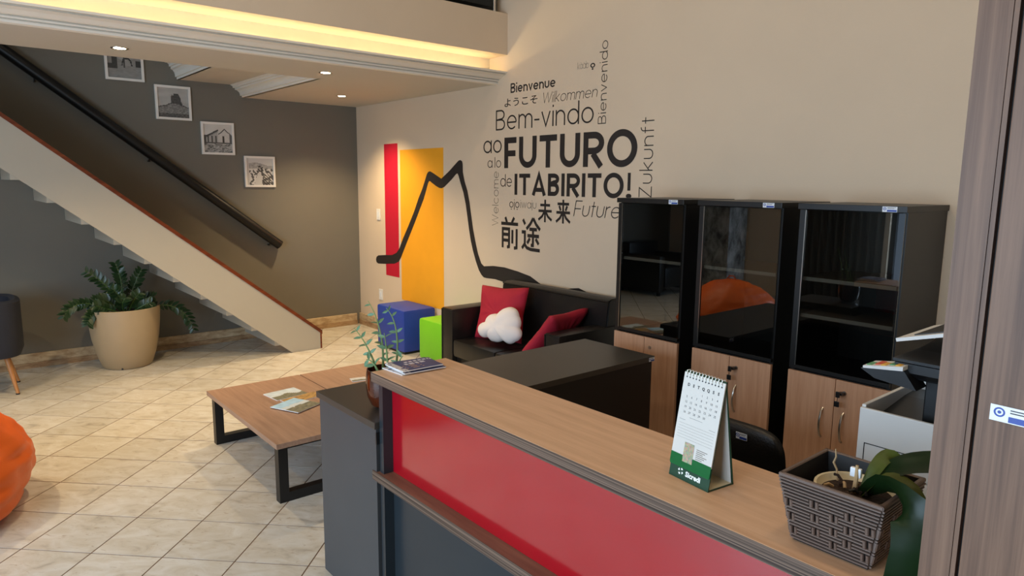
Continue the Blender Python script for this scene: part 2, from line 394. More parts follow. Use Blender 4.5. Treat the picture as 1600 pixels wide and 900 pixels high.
# handrail on the grey wall
t = thing('wall_handrail', 'thick black handrail fixed to the grey wall above the staircase', 'handrail', (.05, -.95, .95))
bm = bmesh.new(); a = Vector((.075, -.965, .975)); b = Vector((.075, -4.6, .975+3.635*.7655))
d = (a-b).normalized(); tube(bm, [a+d*.004, a, b], [.036, .048, .048], 16); obj('rail', bm, 'black_rail', t, True)
for s in (.12, 1.5, 2.55, 3.5):
    p = a-d*s; bm = bmesh.new(); tube(bm, [(0, p.y, p.z-.07), (.04, p.y, p.z-.07), (.07, p.y, p.z-.03)], .009, 8); obj('bracket', bm, 'black_rail', t, True)

# ------------------------------------------------------------------ printed sheets (flat prints on real thin sheets)
def sheet(name, o, ux, uy, w_, h_, fn, nx, ny, th, parent=None, mat='print'):
    o, ux, uy = Vector(o), Vector(ux).normalized(), Vector(uy).normalized(); nz = ux.cross(uy)
    off = base_of(parent); vs, fs, cols = [], [], []
    for j in range(ny+1):
        for i in range(nx+1): vs.append(o+ux*(w_*i/nx)+uy*(h_*j/ny)+nz*th-off)
    for j in range(ny):
        for i in range(nx):
            a = j*(nx+1)+i; fs.append((a, a+1, a+nx+2, a+nx+1)); cols.append(fn((i+.5)/nx, (j+.5)/ny))
    c = [len(vs)+k for k in range(8)]
    for zz in (0, th):
        for p in ((0, 0), (w_, 0), (w_, h_), (0, h_)): vs.append(o+ux*p[0]+uy*p[1]+nz*zz-off)
    fs.append((c[3], c[2], c[1], c[0]))
    for k in range(4): fs.append((c[k], c[(k+1) % 4], c[4+(k+1) % 4], c[4+k]))
    cols += [(.75, .74, .72)]*5
    me = bpy.data.meshes.new(name); me.from_pydata(vs, [], fs); me.materials.append(MATS[mat])
    at = me.color_attributes.new('Col', 'FLOAT_COLOR', 'CORNER'); li = 0
    for f, cc in zip(fs, cols):
        for _ in f: at.data[li].color = tuple(cc)+(1,); li += 1
    ob = bpy.data.objects.new(name, me); COL.objects.link(ob); ob.parent = parent
    return ob
def nz2(u, v, s, seed=0): return noise.noise(Vector((u*s, v*s, seed*7.3)))*.5+.5
def g(v): v = max(.012, min(.75, v)); return (v, v*.97, v*.9)
def pic_street(u, v):
    sky = .42+.1*nz2(u, v, 4, 1)
    if v > .62+.05*math.sin(u*9): c = sky
    else: c = .3+.12*nz2(u, v*3, 9, 2)
    if u < .3 and .3 < v < .86-.5*u: c = .06 + (.25 if u < .13 and v > .45 else 0)+.06*nz2(u, v, 25, 3)
    if u > .84 and .38 < v < .6: c = .07
    r = math.hypot((u-.58)/.16, (v-.42)/.26)
    if v > .42 and .78 < r < 1: c = .05
    if r < .6 and v > .4: c = .42
    if abs(u-.5) < .012 and .35 < v < .95: c = .1
    return g(c*.7)
def pic_rock(u, v):
    hill = .34+.16*math.exp(-((u-.55)/.3)**2)+.04*nz2(u, 0, 9, 4)
    peak = .86-2.1*abs(u-.58)**1.1 if .44 < u < .80 else 0
    if .44 < u < .74: peak = min(.82, peak+.1)-.06*(nz2(u, 0, 30, 5) > .55)
    if v < max(hill, peak):
        c = .04+.08*nz2(u*2, v, 22, 6) if v > hill*.92 else .1+.28*nz2(u, v*1.6, 16, 7)**1.5
        if v < .14: c *= .5
    else: c = .33+.12*nz2(u, v*2, 4, 8)
    return g(c)
def pic_station(u, v):
    c = .5+.1*nz2(u, v, 3, 9)
    roof = .86-.9*abs(u-.74) if u > .52 else .55+.28*(u/.52)
    if v < roof and v > .34:
        c = .45+.12*nz2(u, v, 14, 10) if u > .5 else (.36 if v < roof-.08 else .16)
        if v > roof-.045: c = .05
        if u < .5 and (int(u*22) % 3 == 0) and v < .6: c = .06
        if abs(u-.70) < .035 and v < .58: c = .05
        if u > .9: c = .12
    if v <= .36: c = .1 if v > .31 else .14+.3*(nz2(u-v*1.5, v*3, 10, 11) > .48)*(.6+.4*nz2(u, v, 30, 2))
    if u < .1 and v > .3 and v < .62: c = .08
    return g(c)
def pic_town(u, v):
    hill = .78+.06*math.sin(u*5)
    c = .55 if v > hill else .2+.28*nz2(u, v, 14, 12)
    if v < .62: c = .1+.5*(nz2(u, v, 11, 13) > .5)
    path = abs(u-.46-.12*(v-.3)) < .16-.2*v
    if path and v < .45: c = .55
    if .42 < u < .62 and .5 < v < .72: c = .06 if nz2(u, v, 18, 14) > .45 else .4
    if u > .6 and v < .4 and int((u+v)*18) % 2: c = .07
    if u < .08: c = .5
    return g(c)
for (y0, z0), lab, fn in (((-2.458, 2.53), 'white framed black and white photo of a street, cut off by the ceiling edge', pic_street),
                          ((-2.066, 2.209), 'white framed black and white photo of a rocky peak', pic_rock),
                          ((-1.675, 1.897), 'white framed black and white photo of a railway station building', pic_station),
                          ((-1.273, 1.580), 'white framed black and white photo of a hillside town, lowest of the four', pic_town)):
    W = .313
    t = thing('picture_frame', lab, 'picture', (0, y0+W/2, z0), 'framed photos climbing the stair wall')
    fr = .021
    bm = B((0, .022, y0, y0+W, z0, z0+fr), (0, .022, y0, y0+W, z0+W-fr, z0+W), (0, .022, y0, y0+fr, z0+fr, z0+W-fr), (0, .022, y0+W-fr, y0+W, z0+fr, z0+W-fr))
    obj('frame', bm, 'frame_white', t)
    sheet('photo_print', (.004, y0+fr, z0+fr), (0, 1, 0), (0, 0, 1), W-2*fr, W-2*fr, fn, 44, 44, .006, t)

# ------------------------------------------------------------------ wall mural: rectangles, mountain line, lettering
def wq(px_, py_): p = on(px_, py_, 1, 0); return (p.x, p.z)
def flat(name, polys, mat, label, cat, group=None, yy=-.0015):
    bm = bmesh.new()
    for p in polys:
        dy = 0
        if isinstance(p, tuple): dy, p = p
        bm.faces.new([bm.verts.new((x, yy-dy*.00012, z)) for x, z in p])
    bmesh.ops.triangulate(bm, faces=bm.faces[:])
    for f in bm.faces:
        f.normal_update()
        if f.normal.y > 0: f.normal_flip()
    me = bpy.data.meshes.new(name); bm.to_mesh(me); bm.free(); me.materials.append(MATS[mat])
    o = bpy.data.objects.new(name, me); COL.objects.link(o)
    return tag(o, label, cat, group)
flat('painted_rectangle', [[(.607, .638), (.887, .638), (.887, 2.042), (.607, 2.042)]], 'mural_red', 'narrow crimson rectangle painted on the cream wall by the corner', 'wall painting', yy=-.0008)
flat('painted_rectangle', [[(.93, .41), (1.722, .41), (1.722, 1.972), (.93, 1.972)]], 'mural_yellow', 'wide amber yellow rectangle painted on the cream wall behind the blue cube', 'wall painting', yy=-.0008)
# mountain outline: upper and lower border traced as a ribbon on the wall plane
U = [(165, 712), (168, 697), (178, 689), (215, 687), (252, 687), (276, 675), (292, 650), (310, 600), (340, 530), (370, 455), (395, 380), (415, 330), (428, 290), (440, 250), (447, 238), (457, 234), (470, 241), (518, 274), (560, 234), (600, 189), (611, 177), (621, 173), (631, 180), (634, 195), (635, 240), (645, 290), (660, 340), (671, 400), (680, 470), (690, 545), (702, 610), (717, 680), (735, 733), (750, 748), (800, 746), (860, 754), (930, 775), (1000, 802), (1040, 832), (1085, 868), (1150, 880), (1220, 868), (1262, 866), (1300, 885)]
L = [(165, 712), (168, 725), (178, 733), (215, 735), (265, 734), (290, 722), (303, 695), (322, 645), (350, 575), (378, 505), (402, 440), (422, 388), (436, 340), (446, 302), (452, 288), (458, 288), (468, 297), (490, 314), (507, 324), (520, 326), (535, 319), (575, 278), (598, 250), (606, 246), (612, 260), (623, 300), (638, 350), (650, 410), (659, 475), (668, 545), (678, 610), (690, 665), (705, 720), (722, 770), (736, 795), (748, 808), (762, 812), (810, 818), (870, 838), (930, 862), (1000, 890), (1100, 930), (1220, 930), (1300, 930)]
def mz(p): return wq(540+p[0]/3.4625, 200+p[1]/3.4625)
n = min(len(U), len(L))
def resample(P_, m):
    P_ = [Vector(mz(p)) for p in P_]; ln = [0]
    for i in range(1, len(P_)): ln.append(ln[-1]+(P_[i]-P_[i-1]).length)
    return P_, ln
poly = [mz(p) for p in U]+[mz(p) for p in L[:0:-1]]
flat('painted_mountain_line', [poly], 'mural_black', 'thick black mountain outline painted across the yellow rectangle to the sofa', 'wall painting', yy=-.0016)

def arc(cx, cy, rx, ry, a0, a1, n=14):
    return [(cx+rx*math.cos(R(a0+(a1-a0)*i/n)), cy+ry*math.sin(R(a0+(a1-a0)*i/n))) for i in range(n+1)]
def glyph(ch, t):
    """centre-line strokes of a geometric sans: cap height 1, x height XH. returns width, strokes, (closed flags by repeat of first point)"""
    e = t/2; XH = .70; r = (XH-t)/2; c = XH/2; T = 1-e; D = -.24
    wl = 2*r+t
    o_ = arc(e+r, c, r, r, 90, 450, 28)
    if ch == ' ': return .28, []
    if ch == 'o': return wl, [o_]
    if ch == 'Q': return wl, [o_, arc(e+r, -.17, t*.3, t*.3, 0, 360, 8)]
    if ch == 'a': return wl, [o_, [(wl-e, XH), (wl-e, 0)]]
    if ch == 'A_': return wl, [o_, [(wl-e, XH), (wl-e, 0)]]
    if ch == 'à': return wl, [o_, [(wl-e, XH), (wl-e, 0)], [(wl*.3, XH+.2), (wl*.55, XH+.08)]]
    if ch == 'b': return wl, [o_, [(e, 1.02), (e, 0)]]
    if ch == 'd': return wl, [o_, [(wl-e, 1.02), (wl-e, 0)]]
    if ch == 'c': return wl*.92, [arc(e+r, c, r, r, 45, 315, 22)]
    if ch == 'e': return wl, [arc(e+r, c, r, r, 0, 318, 26), [(e+.01, c), (wl-e, c)]]
    if ch == 'i': return t, [[(e, 0), (e, XH)], [(e, .86), (e, .86+max(t, .1))]]
    if ch == 'j': return t, [[(e, D), (e, XH)], [(e, .86), (e, .86+max(t, .1))]]
    if ch == 'l': return t, [[(e, 0), (e, 1.02)]]
    if ch == 'k': return .52, [[(e, 0), (e, 1.02)], [(e, .26), (.5-e*.4, XH)], [(e+.12, .35), (.52-e*.4, 0)]]
    rr = .22
    if ch == 'n': return .56+t*.4, [[(e, 0), (e, XH)], arc((.56+t*.4)/2, XH-e-(.28-e+t*.2), (.56+t*.4)/2-e, .28-e+t*.2, 180, 0, 14)+[(.56+t*.4-e, 0)]]
    if ch == 'h': pass
    if ch == 'm':
        w1 = .46+t*.3; s = [[(e, 0), (e, XH)]]
        for k in range(2):
            x0 = e+k*(w1-t*.5); x1 = x0+w1-t*.5
            s.append(arc((x0+x1)/2, XH-e-(x1-x0)/2, (x1-x0)/2, (x1-x0)/2, 180, 0, 12)+[(x1, 0)])
        return e*2+2*(w1-t*.5), s
    if ch == 'u': W_ = .56+t*.4; return W_, [[(e, XH), (e, .28+t*.2)]+arc(W_/2, .28+t*.2, W_/2-e, .28-e+t*.2, 180, 360, 14)+[(W_-e, XH)], ]
    if ch == 'r': return .34, [[(e, 0), (e, XH)], arc(e+.26, XH-.28, .26, .28-e, 180, 80, 8)]
    if ch == 't': return .36, [[(.16, .95), (.16, 0)], [(0, XH-e), (.36, XH-e)]]
    if ch == 'f': return .38, [[(.14, 0), (.14, .8)]+arc(.32, .8, .18, .22-e, 180, 80, 8)[1:], [(0, XH-e), (.36, XH-e)]]
    if ch == 'v': return .58, [[(e*.7, XH), (.29, e), (.58-e*.7, XH)]]
    if ch == 'w': return .86, [[(e*.7, XH), (.24, e), (.43, XH-e), (.62, e), (.86-e*.7, XH)]]
    if ch == 'W': return 1.2, [[(e*.7, 1), (.32, e), (.6, T), (.88, e), (1.2-e*.7, 1)]]
    if ch == 'Z': return .66, [[(e*.5, T), (.62-e, T), (e*1.2, e), (.66, e)]]
    if ch == 'F': return .58, [[(e, 0), (e, 1)], [(e, T), (.58, T)], [(e, .48), (.54, .48)]]
    if ch == 'T': return .74, [[(.37, 0), (.37, 1)], [(0, T), (.74, T)]]
    if ch == 'U': return .80, [[(e, 1), (e, .40)]+arc(.40, .40, .40-e, .40-e, 180, 360, 18)+[(.80-e, 1)]]
    if ch == 'O': return 1.03, [arc(.515, .5, .515-e, .52-e, 90, 450, 40)]
    if ch == 'I': return t, [[(e, 0), (e, 1)]]
    if ch == '-': return .34, [[(0, .36), (.34, .36)]]
    if ch == 'A': return .90, [[(e*.95, 0), (.45, 1-e*.6), (.90-e*.95, 0)], [(.22, .26), (.68, .26)]]
    if ch == 'R': return .75, [[(e, 0), (e, 1)], [(e, T), (.38, T)]+arc(.40, .68, .32-e*.5, .32-e, 90, -90, 14)+[(e, .36+e)], [(.36, .38), (.70-e*.3, 0)]]
    if ch == 'B': return .70, [[(e, 0), (e, 1)], [(e, T), (.36, T)]+arc(.37, .755, .26-e*.4, .245-e, 90, -90, 12)+[(e, .51)], [(e, .51), (.37, .51)]+arc(.39, .255+e*.5, .30-e, .255-e*.5, 90, -90, 12)+[(e, e)]]
    if ch == '!': return .12, [[(.06, .28), (.06, 1)], arc(.06, .06, .045, .045, 0, 360, 10)]
    return .4, []
def ribbon(pts, t):
    pts = [Vector(p) for p in pts]; pts = [p for i, p in enumerate(pts) if i == 0 or (p-pts[i-1]).length > 1e-3]; n = len(pts)
    closed = (pts[0]-pts[-1]).length < 1e-4
    if closed: pts = pts[:-1]; n -= 1
    Lf, Rt = [], []
    for i in range(n):
        a = pts[i-1] if (i > 0 or closed) else None; b = pts[(i+1) % n] if (i < n-1 or closed) else None
        d0 = (pts[i]-a).normalized() if a is not None else None; d1 = (b-pts[i]).normalized() if b is not None else None
        if d0 is None: d0 = d1
        if d1 is None: d1 = d0
        nn = Vector((-d0.y-d1.y, d0.x+d1.x)); 
        if nn.length < 1e-6: nn = Vector((-d0.y, d0.x))
        nn.normalize(); m = min(2.2, 1/max(.3, nn.dot(Vector((-d0.y, d0.x)))))
        Lf.append(pts[i]+nn*t/2*m); Rt.append(pts[i]-nn*t/2*m)
    return [[Lf[i], Lf[(i+1) % n], Rt[(i+1) % n], Rt[i]] for i in range(n if closed else n-1)]
def word(text, t, gap, slant=0):
    polys = []; x = 0
    for ch in text:
        w_, ss = glyph(ch, t)
        for si, s in enumerate(ss): polys += [(si, [(p[0]+x, p[1]) for p in q_]) for q_ in ribbon(s, t)]
        x += w_+gap
    W_ = x-gap
    return W_, [(si, [(p[0]+slant*p[1], p[1]) for p in q_]) for si, q_ in polys]
LG = 'words of the welcome cloud on the cream wall'
def put(text, t, gap, pl, pr, ph, label, slant=0, vertical=False, mat='mural_black'):
    """pl, pr: pixel of baseline start / end; ph: a pixel at cap height over the start"""
    (x0, z0), (x1, z1), (xh, zh) = wq(*pl), wq(*pr), wq(*ph)
    W_, polys = word(text, t, gap, slant)
    out = []
    if not vertical:
        z0 = (z0+z1)/2; H = zh-wq(*pl)[1]; sx = (x1-x0)/(W_+slant*.6)
        for si, q_ in polys: out.append((si, [(x0+p[0]*sx, z0+p[1]*H) for p in q_]))
    else:
        xb = (x0+x1)/2; H = x0-xh; sx = (z1-z0)/W_
        for si, q_ in polys: out.append((si, [(xb-p[1]*H, z0+p[0]*sx) for p in q_]))
    return flat('wall_lettering', out, mat, label, 'lettering', LG)
put('Bienvenue', .15, .10, (798, 145), (868, 136), (798, 130), 'small bold black wall lettering reading Bienvenue')
put('Wilkommen', .055, .13, (847, 160.5), (934, 152.5), (847, 144), 'thin slanted black wall lettering reading Wilkommen', slant=.18)
put('Bem-vindo', .075, .13, (775, 204), (927.5, 192), (775, 172.5), 'large light black wall lettering reading Bem-vindo')
put('kààb', .04, .12, (902.5, 108), (920, 106.6), (902.5, 97), 'tiny faint wall lettering reading kaab at the top of the word cloud', mat='ink')
put('Q', .16, .1, (922.5, 106.2), (930, 105.6), (922.5, 95.5), 'tiny letter o with a dot below, ending the topmost faint word')
put('Bienvenido', .07, .16, (946.5, 193), (951, 62), (934, 193), 'light black wall lettering reading Bienvenido, running upward', vertical=True)
put('ao', .085, .12, (755.5, 240), (784, 238.4), (755.5, 212), 'light black wall lettering reading ao beside the boldest word')
put('FUTURO', .19, .125, (788, 263), (995, 259.5), (788, 215.5), 'largest bold black wall lettering reading FUTURO')
put('a', .07, .14, (762, 262.3), (769.5, 262), (762, 246), 'single small light letter a on the wall above Welcome')
put('lo', .07, .14, (773, 262), (783, 261.5), (773, 246), 'small light wall lettering reading lo under ao')
put('Welcome', .045, .16, (779, 353), (779, 268), (769.2, 353), 'thin wall lettering reading Welcome, running upward', vertical=True)
put('de', .075, .12, (782, 291.5), (800, 292), (782, 272.5), 'light black wall lettering reading de')
put('ITABIRITO', .19, .125, (804, 305.2), (974, 308.6), (804, 272.3), 'second boldest black wall lettering reading ITABIRITO')
put('!', .1, .1, (979.5, 308.6), (985, 308.8), (979.5, 270), 'thin black exclamation mark painted over the first cabinet')
put('QjQ', .09, .11, (796, 324.3), (811.5, 324.8), (796, 311), 'small black wall lettering reading ojo with dots below')
put('iwaju', .05, .13, (813.5, 325), (838, 326), (813.5, 312), 'small thin wall lettering reading iwaju')
put('Future', .06, .12, (896, 337.8), (970, 341.8), (896, 313.2), 'thin slanted black wall lettering reading Future', slant=.2)
put('Zukunft', .06, .17, (1015, 309), (1026, 182), (995, 309), 'light black wall lettering reading Zukunft, running upward', vertical=True)
# glyphs of the eastern scripts, from the built-in font's own outlines
def cjk(text, box_, off, label):
    c = bpy.data.curves.new('glyphs', 'FONT'); c.body = text; c.offset = off; c.resolution_u = 3
    o = bpy.data.objects.new('glyphs', c); COL.objects.link(o)
    dg = bpy.context.evaluated_depsgraph_get(); me = bpy.data.meshes.new_from_object(o.evaluated_get(dg))
    bpy.data.objects.remove(o); bpy.data.curves.remove(c)
    xs = [v.co.x for v in me.vertices]; ys = [v.co.y for v in me.vertices]
    (x0, z0), (x1, z1) = wq(*box_[0]), wq(*box_[1])
    for v in me.vertices:
        v.co = Vector((x0+(v.co.x-min(xs))/(max(xs)-min(xs))*(x1-x0), -.0015, z0+(v.co.y-min(ys))/(max(ys)-min(ys))*(z1-z0)))
    me.materials.clear(); me.materials.append(MATS['mural_black']); me.name = 'wall_lettering'
    ob = bpy.data.objects.new('wall_lettering', me); COL.objects.link(ob); tag(ob, label, 'lettering', LG)
cjk('ようこそ', ((788.5, 167.5), (840, 148)), .006, 'black wall lettering in four Japanese kana under Bienvenue')
HAN = {'未': [[(.16, .76), (.84, .76)], [(.04, .50), (.96, .50)], [(.5, 1), (.5, 0)], [(.47, .49), (.30, .26), (.04, .10)], [(.53, .49), (.70, .26), (.96, .10)]],
 '来': [[(.12, .82), (.88, .82)], [(.05, .46), (.95, .46)], [(.5, 1), (.5, 0)], [(.24, .74), (.34, .54)], [(.76, .74), (.66, .54)], [(.46, .45), (.29, .22), (.04, .06)], [(.54, .45), (.71, .22), (.96, .06)]],
 '前': [[(.04, .79), (.96, .79)], [(.27, 1), (.36, .82)], [(.75, 1), (.62, .82)], [(.13, 0), (.13, .62), (.48, .62), (.48, .05), (.37, .03)], [(.13, .44), (.48, .44)], [(.13, .25), (.48, .25)], [(.66, .60), (.66, .16)], [(.89, .64), (.89, .04), (.75, .02)]],
 '途': [[(.08, .95), (.20, .80)], [(.02, .56), (.19, .56), (.19, .20), (.04, .05)], [(.17, .19), (.30, .08), (.50, .04), (.98, .03)], [(.62, 1), (.47, .82), (.27, .66)], [(.62, 1), (.77, .82), (.98, .66)], [(.43, .66), (.82, .66)], [(.33, .46), (.93, .46)], [(.62, .66), (.62, .17), (.51, .17)], [(.46, .38), (.32, .22)], [(.76, .38), (.92, .22)]]}
def han(text, boxes, t, label):
    out = []
    for ch, (p0, p1) in zip(text, boxes):
        (x0, z0), (x1, z1) = wq(*p0), wq(*p1)
        for si, st_ in enumerate(HAN[ch]): out += [(si, [(x0+p[0]*(x1-x0), z0+p[1]*(z1-z0)) for p in q_]) for q_ in ribbon(st_, t)]
    flat('wall_lettering', out, 'mural_black', label, 'lettering', LG)
han('未来', (((840.5, 346.5), (863.5, 312.5)), ((868, 348.5), (892.5, 312.5))), .115, 'bold pair of Chinese characters left of Future')
han('前途', (((782, 386), (811, 340.5)), ((814.5, 390), (845, 342))), .105, 'bold pair of Chinese characters lowest in the word cloud')

# wall plates
for nm, (x, z), lab in (('light_switch', (.469, 1.292), 'small white switch plate on the cream wall left of the crimson rectangle'), ('power_outlet', (.491, .406), 'small white outlet plate low on the cream wall left of the blue cube'), ):
    t = thing(nm, lab, 'wall plate', (x, 0, z-.06))
    obj('plate', B((x-.038, x+.038, -.009, 0, z-.06, z+.06), bev=.003), 'white_plastic', t)
    obj('rocker', B((x-.014, x+.014, -.013, -.008, z-.03, z+.03), bev=.002), 'tag_white', t)

# ------------------------------------------------------------------ glass-fronted cabinets
def asset_tag(parent, o, ux, uy, w_, h_, tail=True):
    """small white/blue inventory sticker: plate, blue band, round mark"""
    o, ux, uy = Vector(o), Vector(ux).normalized(), Vector(uy).normalized(); nz = ux.cross(uy)
    def quad(a, b, c, d, th0, th1):
        bm = bmesh.new(); M = Matrix((ux, uy, nz)).transposed().to_4x4(); M.translation = o
        box(bm, a, b, c, d, th0, th1, M=M); return bm
    s = obj('inventory_sticker', quad(0, w_, 0, h_, 0, .0008), 'tag_white', parent)
    obj('blue_band', quad(w_*.32, w_*.97, h_*.06, h_*.42, .0007, .0011), 'tag_blue', s)
    bm = bmesh.new(); c = o+ux*w_*.16+uy*h_*.58
    for k in range(2):
        r0, r1 = (h_*.3, h_*.2) if k == 0 else (h_*.1, 0.0001)
        n_ = 16
        A = [bm.verts.new(c+nz*.0011+(ux*math.cos(i*2*math.pi/n_)+uy*math.sin(i*2*math.pi/n_))*r0) for i in range(n_)]
        Bq = [bm.verts.new(c+nz*.0011+(ux*math.cos(i*2*math.pi/n_)+uy*math.sin(i*2*math.pi/n_))*r1) for i in range(n_)]
        for i in range(n_): bm.faces.new((A[i], A[(i+1) % n_], Bq[(i+1) % n_], Bq[i]))
    obj('round_mark', bm, 'tag_blue', s)
    obj('small_print', (lambda b_: b_)(B(*[(w_*.34, w_*x1, h_*y0, h_*(y0+.07), .0007, .0010) for x1, y0 in ((.92, .78), (.8, .62))], M=(lambda M: (setattr(M, 'translation', o), M)[1])(Matrix((ux, uy, nz)).transposed().to_4x4()))), 'ink', s)
    return s
def cabinet(x0, label, keyed, mid_shelf):
    W, y0, H = .482, -.50, 1.565; x1 = x0+W; zt = .732
    t = thing('glass_cabinet', label, 'cabinet', (x0+W/2, -.25, 0), 'tall black cabinets with smoked glass doors')
    body = B((x0, x0+.02, y0+.02, -.004, .05, H-.028), (x1-.02, x1, y0+.02, -.004, .05, H-.028), (x0+.02, x1-.02, -.02, -.004, .05, H-.028), (x0+.02, x1-.02, y0+.03, -.02, zt-.02, zt), (x0+.02, x1-.02, y0+.03, -.02, .05, .07))
    obj('carcass', body, 'cabinet_black', t)
    obj('top_board', B((x0-.006, x1+.006, y0-.012, -.002, H-.028, H), bev=.0015), 'cabinet_black', t)
    obj('plinth', B((x0+.02, x1-.02, y0+.05, -.03, 0, .05)), 'cabinet_black', t)
    for z in ((1.186,) if not mid_shelf else (1.186, 1.002)):
        obj('shelf', B((x0+.021, x1-.021, y0+.04, -.021, z, z+.018)), 'desk_black', t); obj('shelf_edge', B((x0+.021, x1-.021, y0+.037, y0+.04, z, z+.018)), 'shelf_grey', t)
    # upper door: slim black stile on the hinge side and smoked pane
    d = obj('upper_door', B((x0+.002, x0+.03, y0-.002, y0+.018, zt+.012, H-.031), (x0+.03, x1-.002, y0-.002, y0+.018, zt+.012, zt+.03)), 'cabinet_black', t)
    obj('glass_pane', B((x0+.03, x1-.004, y0+.002, y0+.008, zt+.03, H-.032)), 'dark_glass', d)
    obj('hinge_strip', B((x0+.03, x0+.034, y0-.004, y0-.001, zt+.03, H-.032)), 'steel', d)
    xm = x0+W*.5
    for s in (0, 1):
        a, b = (x0, xm-.0015) if s == 0 else (xm+.0015, x1)
        d = obj('lower_door', B((a, b, y0-.004, y0+.016, .06, zt), bev=.001), 'door_wood', t)
        hx = xm-.052 if s == 0 else xm+.048
        bm = bmesh.new(); tube(bm, [(hx, y0-.004, .578), (hx, y0-.018, .566), (hx, y0-.03, .53), (hx, y0-.033, .505), (hx, y0-.03, .48), (hx, y0-.018, .444), (hx, y0-.004, .432)], .0055, 8); obj('door_handle', bm, 'steel', d, True)
        if s == 1:
            bm = bmesh.new(); tube(bm, [(xm+.046, y0-.004, .676), (xm+.046, y0-.012, .676)], .010, 14); lk = obj('lock', bm, 'steel', d, True)
            if keyed:
                bm = B((xm+.03, xm+.052, y0-.045, y0-.012, .67, .682), (xm+.028, xm+.046, y0-.06, y0-.05, .662, .69), bev=.002); obj('key', bm, 'black_steel', d)
                bm = bmesh.new(); tube(bm, [(xm+.036, y0-.05, .662), (xm+.034, y0-.052, .64)], .0015, 6); box(bm, xm+.022, xm+.046, y0-.057, y0-.05, .615, .642, bev=.003); obj('key_fob', bm, 'black_steel', d)
    asset_tag(t, (x0+W*.80, y0-.0122, H-.027), (1, 0, 0), (0, 0, 1), .062, .024)
    return t
cabinet(4.358, 'black cabinet beside the sofa, smoked glass over wood doors', False, False)
cabinet(4.945, 'middle black cabinet behind the desk calendar, smoked glass over wood doors', True, False)
cabinet(5.523, 'black cabinet behind the printer with two shelves, smoked glass over wood doors', True, True)

# ------------------------------------------------------------------ sofa
sf = thing('sofa', 'two-seat black leather sofa against the cream wall', 'sofa', (3.35, -.36, 0))
YB, YF = -.035, -.665
obj('base', B((2.82, 3.885, YF+.03, YB, .07, .27), bev=.012), 'leather', sf, True)
for x0, x1 in ((2.822, 3.35), (3.356, 3.884)):
    obj('seat_cushion', B((x0, x1, YF-.01, YB-.15, .275, .415), bev=.025), 'leather', sf, True)
for x0, x1 in ((2.665, 2.818), (3.888, 4.035)):
    a = obj('armrest', B((x0, x1, YF-.005, YB, .06, .655), bev=.014), 'leather', sf, True)
    bm = bmesh.new(); tube(bm, [(x0+.004, YF-.006, .1), (x0+.004, YF-.006, .645), (x1-.004, YF-.006, .645), (x1-.004, YF-.006, .1)], .004, 6); obj('piping', bm, 'leather', a, True)
bm = bmesh.new(); prism(bm, [(YB, .10), (YB-.16, .10), (YB-.19, .42), (YB-.145, .83), (YB-.12, .848), (YB-.02, .848), (YB, .83)], 0, 2.84, 4.02); bmesh.ops.bevel(bm, geom=bm.edges[:], offset=.01, segments=2, affect='EDGES')
bk = obj('backrest', bm, 'leather', sf, True)
bm = bmesh.new(); tube(bm, [(2.85, YB-.147, .832), (4.01, YB-.147, .832)], .006, 6); obj('piping', bm, 'leather', bk, True)
for x in (2.72, 3.98):
    for y in (YF+.06, YB-.06): obj('foot', B((x-.025, x+.025, y-.025, y+.025, 0, .062)), 'black_steel', sf)

def cushion(name, M, w_, h_, th, mat, label, outline=None, n=40, rings=12, wr=.006, seed=1, cat='cushion', cr_=1.4):
    """inflated pillow; outline(angle)->(x,z) unit; local x right, y thickness, z up"""
    bm = bmesh.new(); sides = []
    for s in (-1, 1):
        rr = []
        for i in range(rings+1):
            f = i/rings; row = []
            for k in range(n):
                ox, oz = outline(2*math.pi*k/n); x, z = ox*f*w_/2, oz*f*h_/2
                y = s*th/2*max(0, 1-f**2.4)**.62
                y += s*wr*noise.noise(Vector((x*14, z*14, seed+s)))*(1-f*f)
                y += s*wr*cr_*noise.noise(Vector((math.atan2(z, x)*5, f*1.5, seed*3+s)))*f*(1-f)*3
                row.append(M @ Vector((x, y, z)))
            rr.append(row)
        sides.append(rr)
    vF = [[bm.verts.new(p) for p in row] for row in sides[0][1:]]; vB = [[bm.verts.new(p) for p in row] for row in sides[1][1:-1]]+[vF[-1]]
    for vv, row0, fl in ((vF, sides[0][0][0], 0), (vB, sides[1][0][0], 1)):
        c = bm.verts.new(row0)
        for k in range(n):
            bm.faces.new((c, vv[0][k], vv[0][(k+1) % n]))
            for i in range(len(vv)-1): bm.faces.new((vv[i][k], vv[i+1][k], vv[i+1][(k+1) % n], vv[i][(k+1) % n]))
    o = obj(name, bm, mat, None, 2); 
    if label: tag(o, label, cat)
    return o
def sq(a):
    c, s = math.cos(a), math.sin(a); m = max(abs(c), abs(s)); x, z = c/m, s/m
    k = 1-.09*(1-abs(x*z)**1.0)**1.0   # sides drawn in, corners pointed
    return x*k, z*k
def M_at(loc, rz=0, rx=0, ry=0): return Matrix.Translation(loc) @ Matrix.Rotation(R(rz), 4, 'Z') @ Matrix.Rotation(R(rx), 4, 'X') @ Matrix.Rotation(R(ry), 4, 'Y')
cushion('throw_cushion', M_at((3.06, -.37, .625), 12, -16, -3), .47, .44, .15, 'red_cloth', 'crimson square cushion upright behind the white cloud pillow', sq, 64, seed=3)
cushion('throw_cushion', M_at((3.735, -.43, .60), -80, -40, 0), .44, .42, .13, 'red_cloth', 'crimson square cushion slumped against the right sofa arm', sq, 64, seed=9)
CL = [(-.27, -.16, .27), (-.5, -.2, .28), (.0, -.2, .36), (-.2, .12, .34), (.3, .42, .36), (.22, 0, .42), (.62, -.16, .28), (.5, -.28, .26), (-.1, -.3, .26), (.36, .2, .42)]
